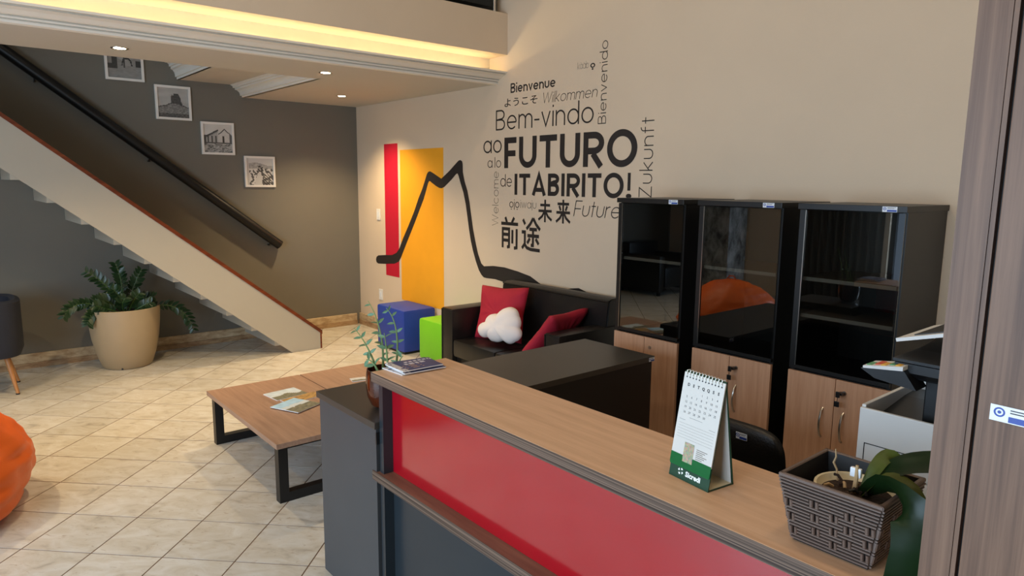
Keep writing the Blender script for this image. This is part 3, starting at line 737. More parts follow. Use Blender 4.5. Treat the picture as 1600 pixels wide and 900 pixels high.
def cloud(a):
    best = 0; d = Vector((math.cos(a), math.sin(a)))
    for cx, cy, r_ in CL:
        b = d.x*cx+d.y*cy; dd = cx*cx+cy*cy-b*b
        if dd < r_*r_: best = max(best, b+math.sqrt(r_*r_-dd))
    return d.x*best, d.y*best
cushion('cloud_pillow', M_at((3.225, -.525, .565), 12, -20, 0), .50, .42, .16, 'white_cloth', 'white cloud shaped pillow propped on the sofa seat', cloud, 96, seed=5, wr=.006, cat='pillow', cr_=.3)

# ------------------------------------------------------------------ cube stools
def puff(x0, x1, y0, y1, hh, mat, label):
    t = thing('cube_stool', label, 'stool', ((x0+x1)/2, (y0+y1)/2, 0), 'upholstered cube stools')
    obj('upholstery', B((x0, x1, y0, y1, .018, hh), bev=.028), mat, t, True)
    obj('foot_board', B((x0+.02, x1-.02, y0+.02, y1-.02, 0, .02)), 'black_panel', t)
puff(1.105, 1.625, -.40, -.035, .432, 'blue_vinyl', 'royal blue cube stool in front of the yellow rectangle')
puff(1.84, 2.30, -.37, -.05, .40, 'green_vinyl', 'lime green cube stool between the blue cube and the sofa')

# ------------------------------------------------------------------ coffee tables
def ctable(y0, y1, label):
    x0, x1, zt = 2.775, 3.925, .335
    t = thing('coffee_table', label, 'table', ((x0+x1)/2, (y0+y1)/2, 0), 'low wooden coffee tables')
    obj('tabletop', B((x0, x1, y0, y1, zt-.028, zt), bev=.0015), 'table_wood', t)
    for x in (x0+.035, x1-.085):
        s = .05
        obj('leg', B((x, x+s, y0+.02, y0+.02+s, 0, zt-.028), (x, x+s, y1-.02-s, y1-.02, 0, zt-.028), (x, x+s, y0+.02+s, y1-.02-s, 0, s), (x, x+s, y0+.02+s, y1-.02-s, zt-.028-.02, zt-.028)), 'black_steel', t)
ctable(-2.53, -1.925, 'low wood coffee table with black loop legs, nearer the bean bag')
ctable(-1.918, -1.313, 'low wood coffee table with black loop legs behind the reception plant, mostly hidden')
def land(seed, sky=(.35, .55, .72)):
    def fn(u, v):
        hgt = .45+.3*noise.noise(Vector((u*3, seed, 0)))
        if v > hgt+.16: return tuple(s*(.8+.5*nz2(u, v, 6, seed)) for s in sky)
        if v > hgt-.02: return (.55, .62, .66)
        n_ = nz2(u, v, 15, seed+1); return (.06+.22*n_, .07+.19*n_, .05+.12*n_)
    return fn
def warm(u, v):
    n_ = nz2(u, v, 12, 31); return (.12+.55*n_, .07+.32*n_, .03+.08*n_)
def mag(px4, label, fn, z=.335, rot=None):
    a, b, d = [on(p[0], p[1], 2, z) for p in px4]   # near-left, near-right, far-left
    ux = (b-a); uy = (d-a); uy = uy-ux*(uy.dot(ux)/ux.dot(ux))
    o = sheet('magazine', a+Vector((0, 0, .0)), ux, uy, ux.length, uy.length, fn, 22, 22, .004); tag(o, label, 'magazine', 'magazines on the coffee tables')
    return o
mag(((433, 626.5), (481, 615), (426, 613.5)), 'magazine with grey mountain cover, farthest of three on the coffee table', land(2, (.5, .58, .64)))
mag(((453, 632), (505, 618), (462, 620)), 'magazine with amber brown cover, partly behind the desk corner', warm, .3355)
mag(((466, 645.5), (502, 630.5), (424.5, 636)), 'magazine with blue sky cover, nearest of three on the coffee table', land(7), .340)
mag(((551, 597), (575, 594), (556, 591)), 'single small magazine lying on the hidden coffee table', land(11, (.5, .5, .5)))

# ------------------------------------------------------------------ reception desk (black L desk with return) and counter
rd = thing('reception_desk', 'black L-shaped work desk behind the reception counter', 'desk', (4.69, -1.7, 0))
DZ, CZ = .79, .9735
RZ = .74
obj('desktop', B((4.437, 4.954, -2.19, -.853, RZ-.028, RZ), bev=.0015), 'desk_black', rd)
obj('desktop', B((4.956, 6.80, -2.184, -1.84, RZ-.028, RZ), bev=.0015), 'desk_black', rd)
obj('desktop', B((5.11, 6.80, -2.505, -2.186, RZ-.028, RZ), bev=.0015), 'desk_black', rd)
obj('side_panel', B((4.925, 4.950, -1.75, -.871, 0, RZ-.029)), 'black_panel', rd)
obj('side_panel', B((4.452, 4.477, -2.17, -.871, .02, RZ-.029)), 'black_panel', rd)
obj('back_panel', B((4.478, 4.924, -.896, -.872, 0, RZ-.029)), 'black_panel', rd)
obj('leg_panel', B((6.76, 6.785, -2.49, -1.86, 0, RZ-.029)), 'black_panel', rd)
asset_tag(rd, (4.9545, -.90, RZ-.026), (0, 1, 0), (0, 0, 1), .045, .021)
eu = thing('end_unit', 'grey side unit with dark top at the left end of the red counter', 'desk unit', (4.83, -2.4, 0))
obj('top_board', B((4.582, 5.074, -2.600, -2.20, DZ-.026, DZ), bev=.0015), 'desk_black', eu)
obj('front_panel', B((4.597, 5.069, -2.592, -2.567, 0, DZ-.027)), 'desk_grey', eu)
obj('side_panel', B((4.597, 4.622, -2.566, -2.225, 0, DZ-.027)), 'desk_grey', eu)
obj('back_panel', B((4.597, 5.069, -2.224, -2.205, 0, DZ-.027)), 'desk_grey', eu)
obj('edge_bracket', B((5.0695, 5.0765, -2.5945, -2.57, DZ-.083, DZ-.04)), 'black_steel', eu)
rc = thing('reception_counter', 'raised reception counter with wood top over a glossy red front panel', 'counter', (5.9, -2.45, 0))
XR = 6.88; YF_ = -2.594
ct = obj('countertop', B((5.048, XR, YF_, -2.272, CZ-.035, CZ)), 'counter_wood', rc)
obj('front_edge', B((5.0475, XR, YF_-.0015, YF_, CZ-.0352, CZ-.0008)), 'counter_edge', ct)
obj('side_edge', B((5.0465, 5.048, YF_-.0015, -2.272, CZ-.0352, CZ-.0008)), 'counter_edge', ct)
for x in (5.078, XR-.028):
    obj('end_panel', B((x, x+.026, YF_+.012, -2.31, .601, CZ-.0355)), 'slate', rc)
    obj('end_panel', B((x, x+.026, YF_+.012, -2.52, 0, .5655)), 'slate', rc)
obj('red_panel', B((5.1045, XR-.029, -2.543, -2.523, .601, CZ-.0355)), 'red_gloss', rc)
lg = obj('ledge', B((5.042, XR, YF_, -2.512, .566, .6005)), 'ledge_wood', rc)
obj('front_edge', B((5.0415, XR, YF_-.0015, YF_, .5655, .6000)), 'counter_edge', lg)
obj('lower_panel', B((5.1045, XR-.029, -2.543, -2.523, 0, .5655)), 'slate', rc)

# leaflets on the counter
def leaflet_print(seed):
    def fn(u, v):
        base = (.05, .065, .17)
        if v > .72 and u > .35 and int(u*26) % 3 and abs(v-.82) < .05: return (.75, .77, .8)
        if v > .55 and v < .66 and .3 < u < .8 and int(u*30) % 4: return (.6, .63, .7)
        if .18 < v < .5 and .2 < u < .62 and int(v*16) % 2 and int(u*12+seed) % 3: return (.55, .36, .2)
        if u < .16: return (.62, .58, .56) if nz2(u, v, 9, seed) > .35 else base
        return tuple(b*(.8+.6*nz2(u, v, 5, seed)) for b in base)
    return fn
for k, (dx, dy, rot, lab) in enumerate(((-.004, -.006, 4, 'bottom navy leaflet in the fanned stack on the wood counter'), (.014, .008, -3, 'navy leaflet third from the top of the fanned stack on the counter'), (-.012, .012, -8, 'navy leaflet with pale edge, second in the fanned stack on the counter'), (.006, .0, 0, 'topmost navy leaflet with white and orange print on the wood counter'))):
    z = CZ+.0003+k*.0042; c = Vector((5.097+dx, -2.448+dy, z)); a = R(rot+90)
    ux = Vector((math.cos(a), math.sin(a), 0)); uy = Vector((-math.sin(a), math.cos(a), 0))
    tag(sheet('leaflet', c-ux*.085-uy*.0625, ux, uy, .17, .125, leaflet_print(k), 26, 22, .0038), lab, 'leaflet', 'navy leaflets on the counter')

# ------------------------------------------------------------------ desk calendar
fl, fr_, br = [on(x, y, 2, CZ+.0003) for x, y in ((1045, 740), (1106, 770), (1155, 761))]
ux = (fr_-fl).normalized(); W = .119; back = Vector((-ux.y, ux.x, 0)); D = .085
cal = thing('desk_calendar', 'white and green spiral desk calendar standing on the wood counter', 'calendar', fl+ux*W/2+back*D/2)
# ridge height so that it meets the pixel seen
best = min((abs(proj(fl+back*D*.5+Vector((0, 0, z/1000)))[1]-578), z/1000) for z in range(100, 260))[1]
Hc = best
def cq(u, v, th=0):  # front face coordinates
    sl_ = (back*D*.5+Vector((0, 0, Hc))); nrm = ux.cross(sl_).normalized()
    return fl+ux*(u*W)+sl_*v+nrm*th
def cpanel(p4, th, nrm):
    bm = bmesh.new(); A = [bm.verts.new(p) for p in p4]; Bq = [bm.verts.new(Vector(p)+nrm*th) for p in p4]
    bm.faces.new(A); bm.faces.new(Bq[::-1])
    for i in range(4): bm.faces.new((A[i], Bq[i], Bq[(i+1) % 4], A[(i+1) % 4]))
    return bm
nF = ux.cross(back*D*.5+Vector((0, 0, Hc))).normalized()
bl_ = fl+back*D; brr = bl_+ux*W; rid0 = fl+back*D*.5+Vector((0, 0, Hc)); rid1 = rid0+ux*W; frr = fl+ux*W
nBk = (ux.cross(back*-D*.5+Vector((0, 0, Hc)))).normalized()*-1
stand = obj('card_stand', cpanel([fl, frr, rid1, rid0], -.0025, nF), 'card_green', cal)
o = obj('stand_back', cpanel([bl_, brr, rid1, rid0], -.0025, nBk), 'card_green', cal)
obj('inner_lining', cpanel([p+Vector((0, 0, .003)) for p in (bl_-back*.006+ux*.002, brr-back*.006-ux*.002, rid1-ux*.002-Vector((0, 0, .014)), rid0+ux*.002-Vector((0, 0, .014)))], -.0006, nBk), 'paper', cal)
obj('stand_floor', cpanel([fl, frr, brr, bl_], .003, Vector((0, 0, 1))), 'card_green', cal)
obj('floor_lining', cpanel([p+Vector((0, 0, .0031)) for p in (fl+back*.004+ux*.002, frr+back*.004-ux*.002, brr-back*.004-ux*.002, bl_-back*.004+ux*.002)], .0005, Vector((0, 0, 1))), 'ceramic_cream', cal)
def crect(name, u0, u1, v0, v1, th0, th1, mat, parent):
    return obj(name, cpanel([cq(u0, v0, th0), cq(u1, v0, th0), cq(u1, v1, th0), cq(u0, v1, th0)], th1-th0, nF), mat, parent)
pg = crect('page', -.004, 1.0, .215, .985, .0003, .0032, 'paper', cal)
bm = bmesh.new()
rr = .03; pts = [cq(-.006, .225, .0034)]+[cq(1.0, .225, .0034)]
pts = [cq(-.008, .23, .0036), cq(-.008, .135, .0036), cq(.01, .115, .0036), cq(.98, .115, .0036), cq(1.0, .135, .0036), cq(1.0, .23, .0036)]
A = [bm.verts.new(p) for p in pts]; bm.faces.new(A); bmesh.ops.solidify(bm, geom=bm.faces[:], thickness=.0008)
obj('green_flap', bm, 'leaf_green_print', cal)
def ctext(name, txt, u, v, size, mat, parent, th=.0036, bold=0, align='CENTER'):
    c = bpy.data.curves.new('txt', 'FONT'); c.body = txt; c.size = size; c.align_x = align; c.offset = bold; c.resolution_u = 2
    oo = bpy.data.objects.new('txt', c); COL.objects.link(oo)
    me = bpy.data.meshes.new_from_object(oo.evaluated_get(bpy.context.evaluated_depsgraph_get())); bpy.data.objects.remove(oo); bpy.data.curves.remove(c)
    upv = (back*D*.5+Vector((0, 0, Hc))).normalized(); o0 = cq(u, v, th); off = base_of(parent)
    for vv in me.vertices: vv.co = o0+ux*vv.co.x+upv*vv.co.y-off
    me.materials.clear(); me.materials.append(MATS[mat]); ob = bpy.data.objects.new(name, me); COL.objects.link(ob); ob.parent = parent
    return ob
for i, ch in enumerate('DSTQQSS'): ctext('weekday_letter', ch, .15+i*.122, .865, .0095, 'ink', pg, bold=.0004)
dnum = 1
for row in range(5):
    for c_ in range(7):
        if row == 0 and c_ < 3: continue
        if dnum > 30: break
        ctext('day_number', str(dnum), .15+c_*.122, .805-row*.048, .0072, 'ink', pg); dnum += 1
crect('rule_line', .3, .62, .582, .584, .0032, .0035, 'ink', pg)
for k, (a, b) in enumerate(((.06, .2), (.8, .95))): crect('rule_line', a, b, .548-.01*k, .550-.01*k, .0032, .0035, 'ink', pg)
for k in range(6): crect('rule_line', .06, .94, .515-k*.026, .5162-k*.026, .0032, .0035, 'curtain', pg)
def thumb(u, v):
    n_ = nz2(u, v, 9, 41); m_ = nz2(u, v, 11, 47); return (.1+.55*n_, .12+.42*m_, .08+.3*nz2(u, v, 13, 53))
upv = (back*D*.5+Vector((0, 0, Hc))).normalized()
sheet('photo_print', cq(.3, .175, .0037), ux, upv, W*.24, Hc*.185, thumb, 14, 18, .0006, pg)
for k in range(6): crect('small_print', .6, .86-.05*(k % 3), .325-k*.017, .331-k*.017, .0032, .0035, 'curtain', pg)
ctext('brand_lettering', 'Sicredi', .60, .048, .0165, 'logo_white', cal, th=.0008, bold=.0006)
bm = bmesh.new()
for k in range(4):   # pinwheel mark beside the name
    a = R(45+90*k); c0 = cq(.285, .075, .0008); e1 = ux*math.cos(a)+upv*math.sin(a); e2 = ux*-math.sin(a)+upv*math.cos(a)
    pp = [c0+e1*.003+e2*.001, c0+e1*.0078-e2*.0018, c0+e1*.0078+e2*.0038, c0+e1*.0045+e2*.0045]
    bm.faces.new([bm.verts.new(p) for p in pp])
obj('pinwheel_mark', bm, 'logo_white', cal)
for i in range(12):
    u = .07+i*.078; c0 = cq(u, .985, 0); 
    bm = bmesh.new(); tube(bm, [cq(u, .955, .0035), cq(u, .975, .0075), c0+Vector((0, 0, .0055))+nF*.004, c0+Vector((0, 0, .0065))-nF*.004, c0-nF*.0075-Vector((0, 0, .004))], .0011, 6); obj('spiral_ring', bm, 'logo_white', cal, True)
    bm = bmesh.new(); tube(bm, [cq(u, .945, .0033), cq(u, .945, .0036)], .0021, 8); obj('punch_hole', bm, 'ink', pg)

# ------------------------------------------------------------------ wicker basket with an orchid in a cream pot
BC = on(1240, 842, 2, CZ+.0003)+Vector((.069, .069, 0))
# front-left base corner sits at the seen pixel; top flares
btop = min((abs(proj((BC.x-.092, BC.y-.092, BC.z+z/1000))[1]-738), z/1000) for z in range(80, 220))[1]
BH = btop
bk_ = thing('wicker_basket', 'dark brown woven wicker basket holding an orchid pot on the counter end', 'basket', BC)
hb, ht = .069, .092
bm = bmesh.new()
def frus(bm, h0, h1, z0, z1, th):
    o4 = [[bm.verts.new(BC+Vector((sx*hh, sy*hh, z))) for sx, sy in ((-1, -1), (1, -1), (1, 1), (-1, 1))] for hh, z in ((h0, z0), (h1, z1), (h1-th, z1), (h0-th, z0+.004))]
    for a in range(3):
        for k in range(4): bm.faces.new((o4[a][k], o4[a][(k+1) % 4], o4[a+1][(k+1) % 4], o4[a+1][k]))
    bm.faces.new(o4[3]); bm.faces.new(o4[0][::-1])
frus(bm, hb, ht, 0, BH, .006)
obj('basket_body', bm, 'gap_shade_bark', bk_)  # body coloured near-black to paint in the shade of the weave gaps
bm = bmesh.new(); box(bm, -.5, .5, -.5, .5, -.5, .5); 
for f in bm.faces[:]: pass
bmesh.ops.bevel(bm, geom=[e for e in bm.edges if abs((e.verts[0].co-e.verts[1].co).x) > .5], offset=.22, segments=1, affect='EDGES')
strand0 = None
def strand(center, along, out, L_, Wd, th):
    global strand0, bm
    x = along.normalized(); y = out-x*out.dot(x); y.normalize(); z = x.cross(y)
    m = Matrix((x*L_, y*th, z*Wd)).transposed().to_4x4(); m.translation = center-BC
    if strand0 is None:
        strand0 = obj('wicker_strand', bm, 'wicker', None); strand0.parent = bk_; strand0.matrix_local = m
    else: copy_piece(strand0, bk_, m)
rows = 9; rh = BH/(rows+.6)
for side in range(4):
    rot = Matrix.Rotation(R(90*side), 3, 'Z')
    for r_ in range(rows):
        zc = (r_+.75)*rh; hh = hb+(ht-hb)*zc/BH
        full = (r_ == 0 or r_ >= rows-2)
        segs = []
        if full: segs = [(-1, 1)]
        elif r_ % 2 == 0: segs = [(-1, -.42), (-.18, .34), (.58, 1)]
        else: segs = [(-.82, .02), (.24, .80)] if r_ % 4 == 1 else [(-.82, .02), (.24, .80)]
        for a, b in segs:
            for dz in (-.24, .24):
                z = zc+dz*rh; h2 = hb+(ht-hb)*z/BH
                ctr = BC+rot @ Vector(((a+b)/2*h2, -h2-.001, z)); strand(ctr, rot @ Vector((1, 0, 0)), rot @ Vector((0, -1, 0)), (b-a)*h2*1.02, rh*.31, .010)
        if not full:
            gaps = [(-.30,), (.46,)] if r_ % 2 == 0 else [(-.91,), (.13,), (.90,)]
            for (c_,) in gaps:
                for dx in (-.065, .065):
                    ctr = BC+rot @ Vector(((c_+dx)*hh, -hh-.002, zc)); strand(ctr, rot @ Vector((0, (hb-ht)/BH, 1)), rot @ Vector((0, -1, 0)), rh*1.05, hh*.085, .010)
    h2 = ht
    strand(BC+rot @ Vector((0, -h2+.001, BH-.002)), rot @ Vector((1, 0, 0)), rot @ Vector((0, -1, 0)), 2*h2*1.02, .008, .009)
# orchid: pot inside the basket, roots, bark, four broad leaves
PC = BC+Vector((.012, -.002, 0))
orc = thing('potted_orchid', 'orchid with broad arching dark leaves in a cream pot inside the wicker basket', 'plant', PC+Vector((0, 0, .01)))
bm = bmesh.new(); lathe(bm, [(.045, CZ+.01), (.068, CZ+BH*.78), (.075, CZ+BH*.82), (.075, CZ+BH*.86), (.070, CZ+BH*.86), (.066, CZ+BH*.80), (.060, CZ+BH*.76)], (PC.x, PC.y), 28, True, False); obj('pot', bm, 'ceramic_cream', orc, True)
bm = bmesh.new(); lathe(bm, [(.067, CZ+BH*.77), (.0005, CZ+BH*.80)], (PC.x, PC.y), 24, True, True); obj('bark', bm, 'soil', orc)
zr = CZ+BH*.80
for k in range(16):
    a = random.uniform(0, 6.28); r0 = random.uniform(0, .045); p = Vector((PC.x+r0*math.cos(a), PC.y+r0*math.sin(a), zr+.004)); q2 = p+Vector((random.uniform(-.018, .018), random.uniform(-.018, .018), random.uniform(.0, .008)))
    bm = bmesh.new(); tube(bm, [p, (p+q2)/2+Vector((0, 0, .004)), q2], .003, 6); obj('bark_chip', bm, random.choice(('root', 'soil', 'gap_shade_bark')), orc)
bm = bmesh.new(); p = Vector((PC.x-.045, PC.y+.02, zr)); tube(bm, [p, p+Vector((-.006, .006, .02)), p+Vector((-.013, .006, .032)), p+Vector((-.010, .008, .044)), p+Vector((-.014, .012, .058))], [.002, .002, .0025, .0018, .0012], 6); obj('dry_root', bm, 'root', orc)
bm = bmesh.new(); p = Vector((PC.x-.002, PC.y-.006, zr)); tube(bm, [p, p+Vector((.001, .002, .03)), p+Vector((.0, .004, .052))], [.005, .004, .003], 8); obj('cut_stem', bm, 'root', orc)
obj('plant_clip', B((PC.x-.014, PC.x+.006, PC.y-.004, PC.y+.004, zr+.028, zr+.046), bev=.002), 'tag_white', orc)
def strap(name, pts, widths, mat, parent, fold=.10, n=18, upv_=Vector((0, 0, 1))):
    """broad leaf along a path, slightly keeled"""
    pts = [Vector(p) for p in pts]; bm = bmesh.new(); rows_ = []
    def cr(t):
        m = len(pts)-1; i = min(int(t*m), m-1); f = t*m-i
        p0, p1, p2, p3 = pts[max(i-1, 0)], pts[i], pts[i+1], pts[min(i+2, m)]
        return .5*((2*p1)+(-p0+p2)*f+(2*p0-5*p1+4*p2-p3)*f*f+(-p0+3*p1-3*p2+p3)*f**3)
    for i in range(n+1):
        t = i/n; p = cr(t); tg = (cr(min(1, t+.02))-cr(max(0, t-.02))).normalized()
        side = tg.cross(upv_); side = side.normalized() if side.length > .05 else rows_[-1][1]
        nr = side.cross(tg); m = (len(widths)-1)*t; j = min(int(m), len(widths)-2); wd = widths[j]+(widths[j+1]-widths[j])*(m-j)
        rows_.append((p, side, nr, wd))
    g_ = []
    for p, side, nr, wd in rows_:
        g_.append([bm.verts.new(p+side*wd*s+nr*(abs(s)*wd*fold)) for s in (-1, -.5, 0, .5, 1)])
    for i in range(n):
        for k in range(4): bm.faces.new((g_[i][k], g_[i][k+1], g_[i+1][k+1], g_[i+1][k]))
    bmesh.ops.solidify(bm, geom=bm.faces[:], thickness=.0018)
    return obj(name, bm, mat, parent, True)
c0 = Vector((PC.x+.012, PC.y-.004, zr))
strap('leaf', [c0, c0+Vector((.05, -.03, .045)), c0+Vector((.105, -.075, .035)), c0+Vector((.126, -.098, -.01)), c0+Vector((.126, -.106, -.05)), Vector((c0.x+.122, c0.y-.125, CZ+.012)), Vector((c0.x+.118, c0.y-.165, CZ+.008))], [.010, .026, .033, .034, .034, .032, .006], 'orchid_leaf', orc, upv_=Vector((-.35, .75, .25)))
strap('leaf', [c0, c0+Vector((.05, .02, .065)), c0+Vector((.12, .05, .085)), c0+Vector((.19, .08, .07)), c0+Vector((.24, .10, .02))], [.010, .028, .034, .03, .005], 'orchid_leaf', orc, upv_=Vector((-.2, -.45, 1)))
strap('leaf', [c0, c0+Vector((.012, .02, .05)), c0+Vector((.024, .045, .07)), c0+Vector((.05, .07, .05))], [.008, .014, .016, .004], 'orchid_leaf_yellow', orc, upv_=Vector((-.2, -.9, .5)))
strap('leaf', [c0, c0+Vector((.04, -.01, .05)), c0+Vector((.085, -.025, .045)), c0+Vector((.12, -.03, .0)), c0+Vector((.13, -.03, -.05))], [.010, .018, .022, .016, .004], 'orchid_leaf_yellow', orc, upv_=Vector((.1, -.3, 1)))

# ------------------------------------------------------------------ tall wood cupboard close on the right
CY = -2.85
cb = thing('tall_cupboard', 'tall grey-brown wood cupboard filling the right edge of the view', 'cupboard', (7.2, CY+.2, 0))
obj('side_panel', B((6.922, 6.955, CY, CY+.30, 0, 2.15)), 'cupboard_wood', cb)
obj('front_stile', B((6.9555, 6.9605, CY+.001, CY+.29, .0, 2.15)), 'cupboard_wood', cb)
obj('inner_gap', B((6.9606, 6.9645, CY+.012, CY+.28, .0, 2.15)), 'black_panel', cb)
d = obj('door', B((6.965, 7.42, CY-.002, CY+.018, .06, 2.13), bev=.001), 'cupboard_wood', cb)
obj('carcass', B((6.965, 7.42, CY+.02, CY+.30, .0, 2.15)), 'black_panel', cb)
obj('side_panel', B((7.4215, 7.45, CY, CY+.30, 0, 2.15)), 'cupboard_wood', cb)
asset_tag(d, (6.9775, CY-.0024, 1.3905), (1, 0, -.02), (0, 0, 1), .056, .0185)

# ------------------------------------------------------------------ printer on a small stand, office chair
def at(dx, dy, z): return Vector((PX+dx, PY+dy, z))
PX, PY = 6.37, -1.70     # front-left corner of the printer body
ps = thing('printer_stand', 'low grey stand under the printer behind the counter', 'stand', (PX+.24, PY+.22, 0))
obj('top', B((PX-.03, PX+.50, PY-.02, PY+.47, .68, .70)), 'desk_grey', ps)
for x in (PX-.02, PX+.46): obj('side_panel', B((x, x+.02, PY, PY+.45, 0, .68)), 'desk_grey', ps)
pr = thing('multifunction_printer', 'white and black multifunction printer behind the wicker basket', 'printer', (PX+.22, PY+.2, .70))
obj('paper_base', B((PX, PX+.44, PY, PY+.42, .705, .83), bev=.012), 'printer_white', pr, True)
hd = obj('body', B((PX, PX+.44, PY, PY+.012, .832, 1.005), (PX, PX+.012, PY+.012, PY+.42, .832, 1.012), (PX+.428, PX+.44, PY+.012, PY+.42, .832, 1.012), (PX+.012, PX+.428, PY+.40, PY+.42, .832, 1.10), bev=.003), 'printer_white', pr)
obj('front_cover_seam', B((PX+.215, PX+.2175, PY-.0008, PY, .90, 1.005), (PX+.02, PX+.216, PY-.0008, PY, .899, .9015), (PX+.02, PX+.0225, PY-.0008, PY, .835, .90)), 'printer_black', hd)
bm = bmesh.new(); prism(bm, [(PY+.012, .95), (PY+.30, .985), (PY+.40, .99), (PY+.40, .84), (PY+.012, .84)], 0, PX+.013, PX+.427); obj('output_tray', bm, 'printer_black', hd)
obj('rear_column', B((PX+.14, PX+.427, PY+.08, PY+.398, .95, 1.13), bev=.004), 'printer_black', pr)
bm = bmesh.new(); prism(bm, [(PY-.005, 1.125), (PY-.02, 1.14), (PY-.02, 1.165), (PY+.42, 1.195), (PY+.42, 1.08), (PY+.22, 1.085)], 0, PX+.09, PX+.44); obj('scanner', bm, 'printer_black', pr)
sc_ = obj('scanner_bezel', B((PX+.085, PX+.445, PY-.022, PY+.425, 1.168, 1.176), M=None), 'printer_black', pr)
bm = bmesh.new(); prism(bm, [(PX+.02, 1.138), (PX+.02, 1.145), (PX+.125, 1.162), (PX+.125, 1.150)], 1, PY-.055, PY+.03)
cpn = obj('control_panel', bm, 'printer_white', pr)
bm = bmesh.new(); prism(bm, [(PX+.01, 1.134), (PX+.125, 1.148), (PX+.16, 1.10), (PX+.05, 1.112)], 1, PY-.045, PY+.03); obj('panel_underside', bm, 'printer_black', pr)
for i, mt in enumerate(('icon_green', 'icon_red', 'icon_amber', 'icon_green', 'icon_amber')):
    x = PX+.026+.019*i; obj('touch_icon', B((x, x+.013, PY-.045+.01*(i % 2), PY-.005+.02*(i % 2), 1.1462+.0031*i, 1.1490+.0031*i)), mt, cpn)
M = Matrix.Translation((PX+.08, PY+.40, 1.18)) @ Matrix.Rotation(R(9), 4, 'X')
obj('feeder_lid', B((0, .36, -.40, 0, .0, .02), bev=.004, M=M), 'printer_black', pr)
M2 = Matrix.Translation((PX+.06, PY+.36, 1.205)) @ Matrix.Rotation(R(-16), 4, 'Y')
obj('feeder_tray', B((0, .30, -.30, 0, .0, .010), M=M2), 'printer_white', pr)
obj('feeder_tray_inner', B((.04, .30, -.27, -.03, .0102, .013), M=M2), 'printer_black', pr)
# outlet with plug on the wall beside the last cabinet
t = thing('power_outlet', 'black outlet and cable on the cream wall right of the cabinets', 'wall plate', (6.075, 0, .93))
obj('plug', B((6.055, 6.10, -.03, 0, .92, .955), bev=.003), 'black_panel', t)
bm = bmesh.new(); tube(bm, [(6.105, -.012, .93), (6.11, -.014, 1.02), (6.112, -.006, 1.07)], .005, 6); obj('cable', bm, 'black_panel', t)
bm = bmesh.new()

oc = thing('office_chair', 'black swivel office chair behind the counter and calendar', 'chair', (5.85, -1.35, 0))
def rsq(a, p=5):
    c, s = math.cos(a), math.sin(a); return (math.copysign(abs(c)**(2/p), c), math.copysign(abs(s)**(2/p), s))
ob = cushion('backrest', M_at((5.85, -1.50, .575), 0, 6), .42, .42, .08, 'leather', None, rsq, 64, wr=.002, seed=2); 
off = base_of(oc); ob.data.transform(Matrix.Translation(-off)); ob.parent = oc
ob = cushion('seat', M_at((5.85, -1.30, .46), 0, 90), .46, .44, .09, 'leather', None, rsq, 64, wr=.002, seed=2); ob.data.transform(Matrix.Translation(-off)); ob.parent = oc
bm = bmesh.new(); tube(bm, [(5.85, -1.35, .44), (5.85, -1.35, .09)], .025, 12); obj('gas_column', bm, 'black_steel', oc, True)
bm = bmesh.new(); tube(bm, [(5.85, -1.40, .42), (5.85, -1.52, .42), (5.85, -1.535, .55)], .014, 8); obj('back_support', bm, 'black_steel', oc, True)
for k in range(5):
    a = R(72*k+20); p = Vector((5.85+.26*math.cos(a), -1.35+.26*math.sin(a), .075)); bm = bmesh.new(); tube(bm, [(5.85, -1.35, .10), p], [.022, .014], 8); l = obj('base_arm', bm, 'black_steel', oc, True)
    bm = bmesh.new(); tube(bm, [p+Vector((-.012, 0, -.045)), p+Vector((.012, 0, -.045))], .03, 12); obj('caster', bm, 'black_panel', l, True)
asset_tag(oc, on(1150, 684, 1, -1.556), (1, 0, 0), (0, -.1, 1), .045, .026)

# ------------------------------------------------------------------ big potted zz plant under the stairs
PP = Vector((.40, -2.525, 0))
zz = thing('potted_plant', 'large beige planter with glossy dark green plant under the staircase', 'plant', PP)
bm = bmesh.new(); lathe(bm, [(.185, 0), (.20, .015), (.235, .12), (.265, .26), (.28, .40), (.287, .50), (.287, .525), (.278, .532), (.262, .525), (.258, .47), (.255, .46)], (PP.x, PP.y), 48, True, False); pot = obj('planter', bm, 'pot_beige', zz, True)
bm = bmesh.new(); c = on(193, 575, 2, .012); d = (c-PP); d.z = 0; d.normalize(); p = PP+d*.196+Vector((0, 0, .012)); tube(bm, [p-d*.01, p+d*.006], .008, 10); obj('drain_hole', bm, 'black_panel', pot)
bm = bmesh.new(); lathe(bm, [(.257, .475), (.12, .485), (.001, .49)], (PP.x, PP.y), 32, False, True); obj('soil', bm, 'soil', zz)
def leaf_mesh(name, mat, wid=.42, fold=.12, nseg=5):
    bm = bmesh.new(); L_, C_, R_ = [], [], []
    for i in range(nseg+1):
        t = i/nseg; wd = wid*.5*math.sin(math.pi*min(1, t**.8))**.8 if 0 < t < 1 else .004; z = -.12*t*t
        L_.append(bm.verts.new((-wd, t, z+wd*fold*2))); C_.append(bm.verts.new((0, t, z))); R_.append(bm.verts.new((wd, t, z+wd*fold*2)))
    for i in range(nseg):
        bm.faces.new((L_[i], C_[i], C_[i+1], L_[i+1])); bm.faces.new((C_[i], R_[i], R_[i+1], C_[i+1]))
    me = bpy.data.meshes.new(name); bm.to_mesh(me); bm.free(); me.materials.append(MATS[mat])
    for p in me.polygons: p.use_smooth = True
    return me
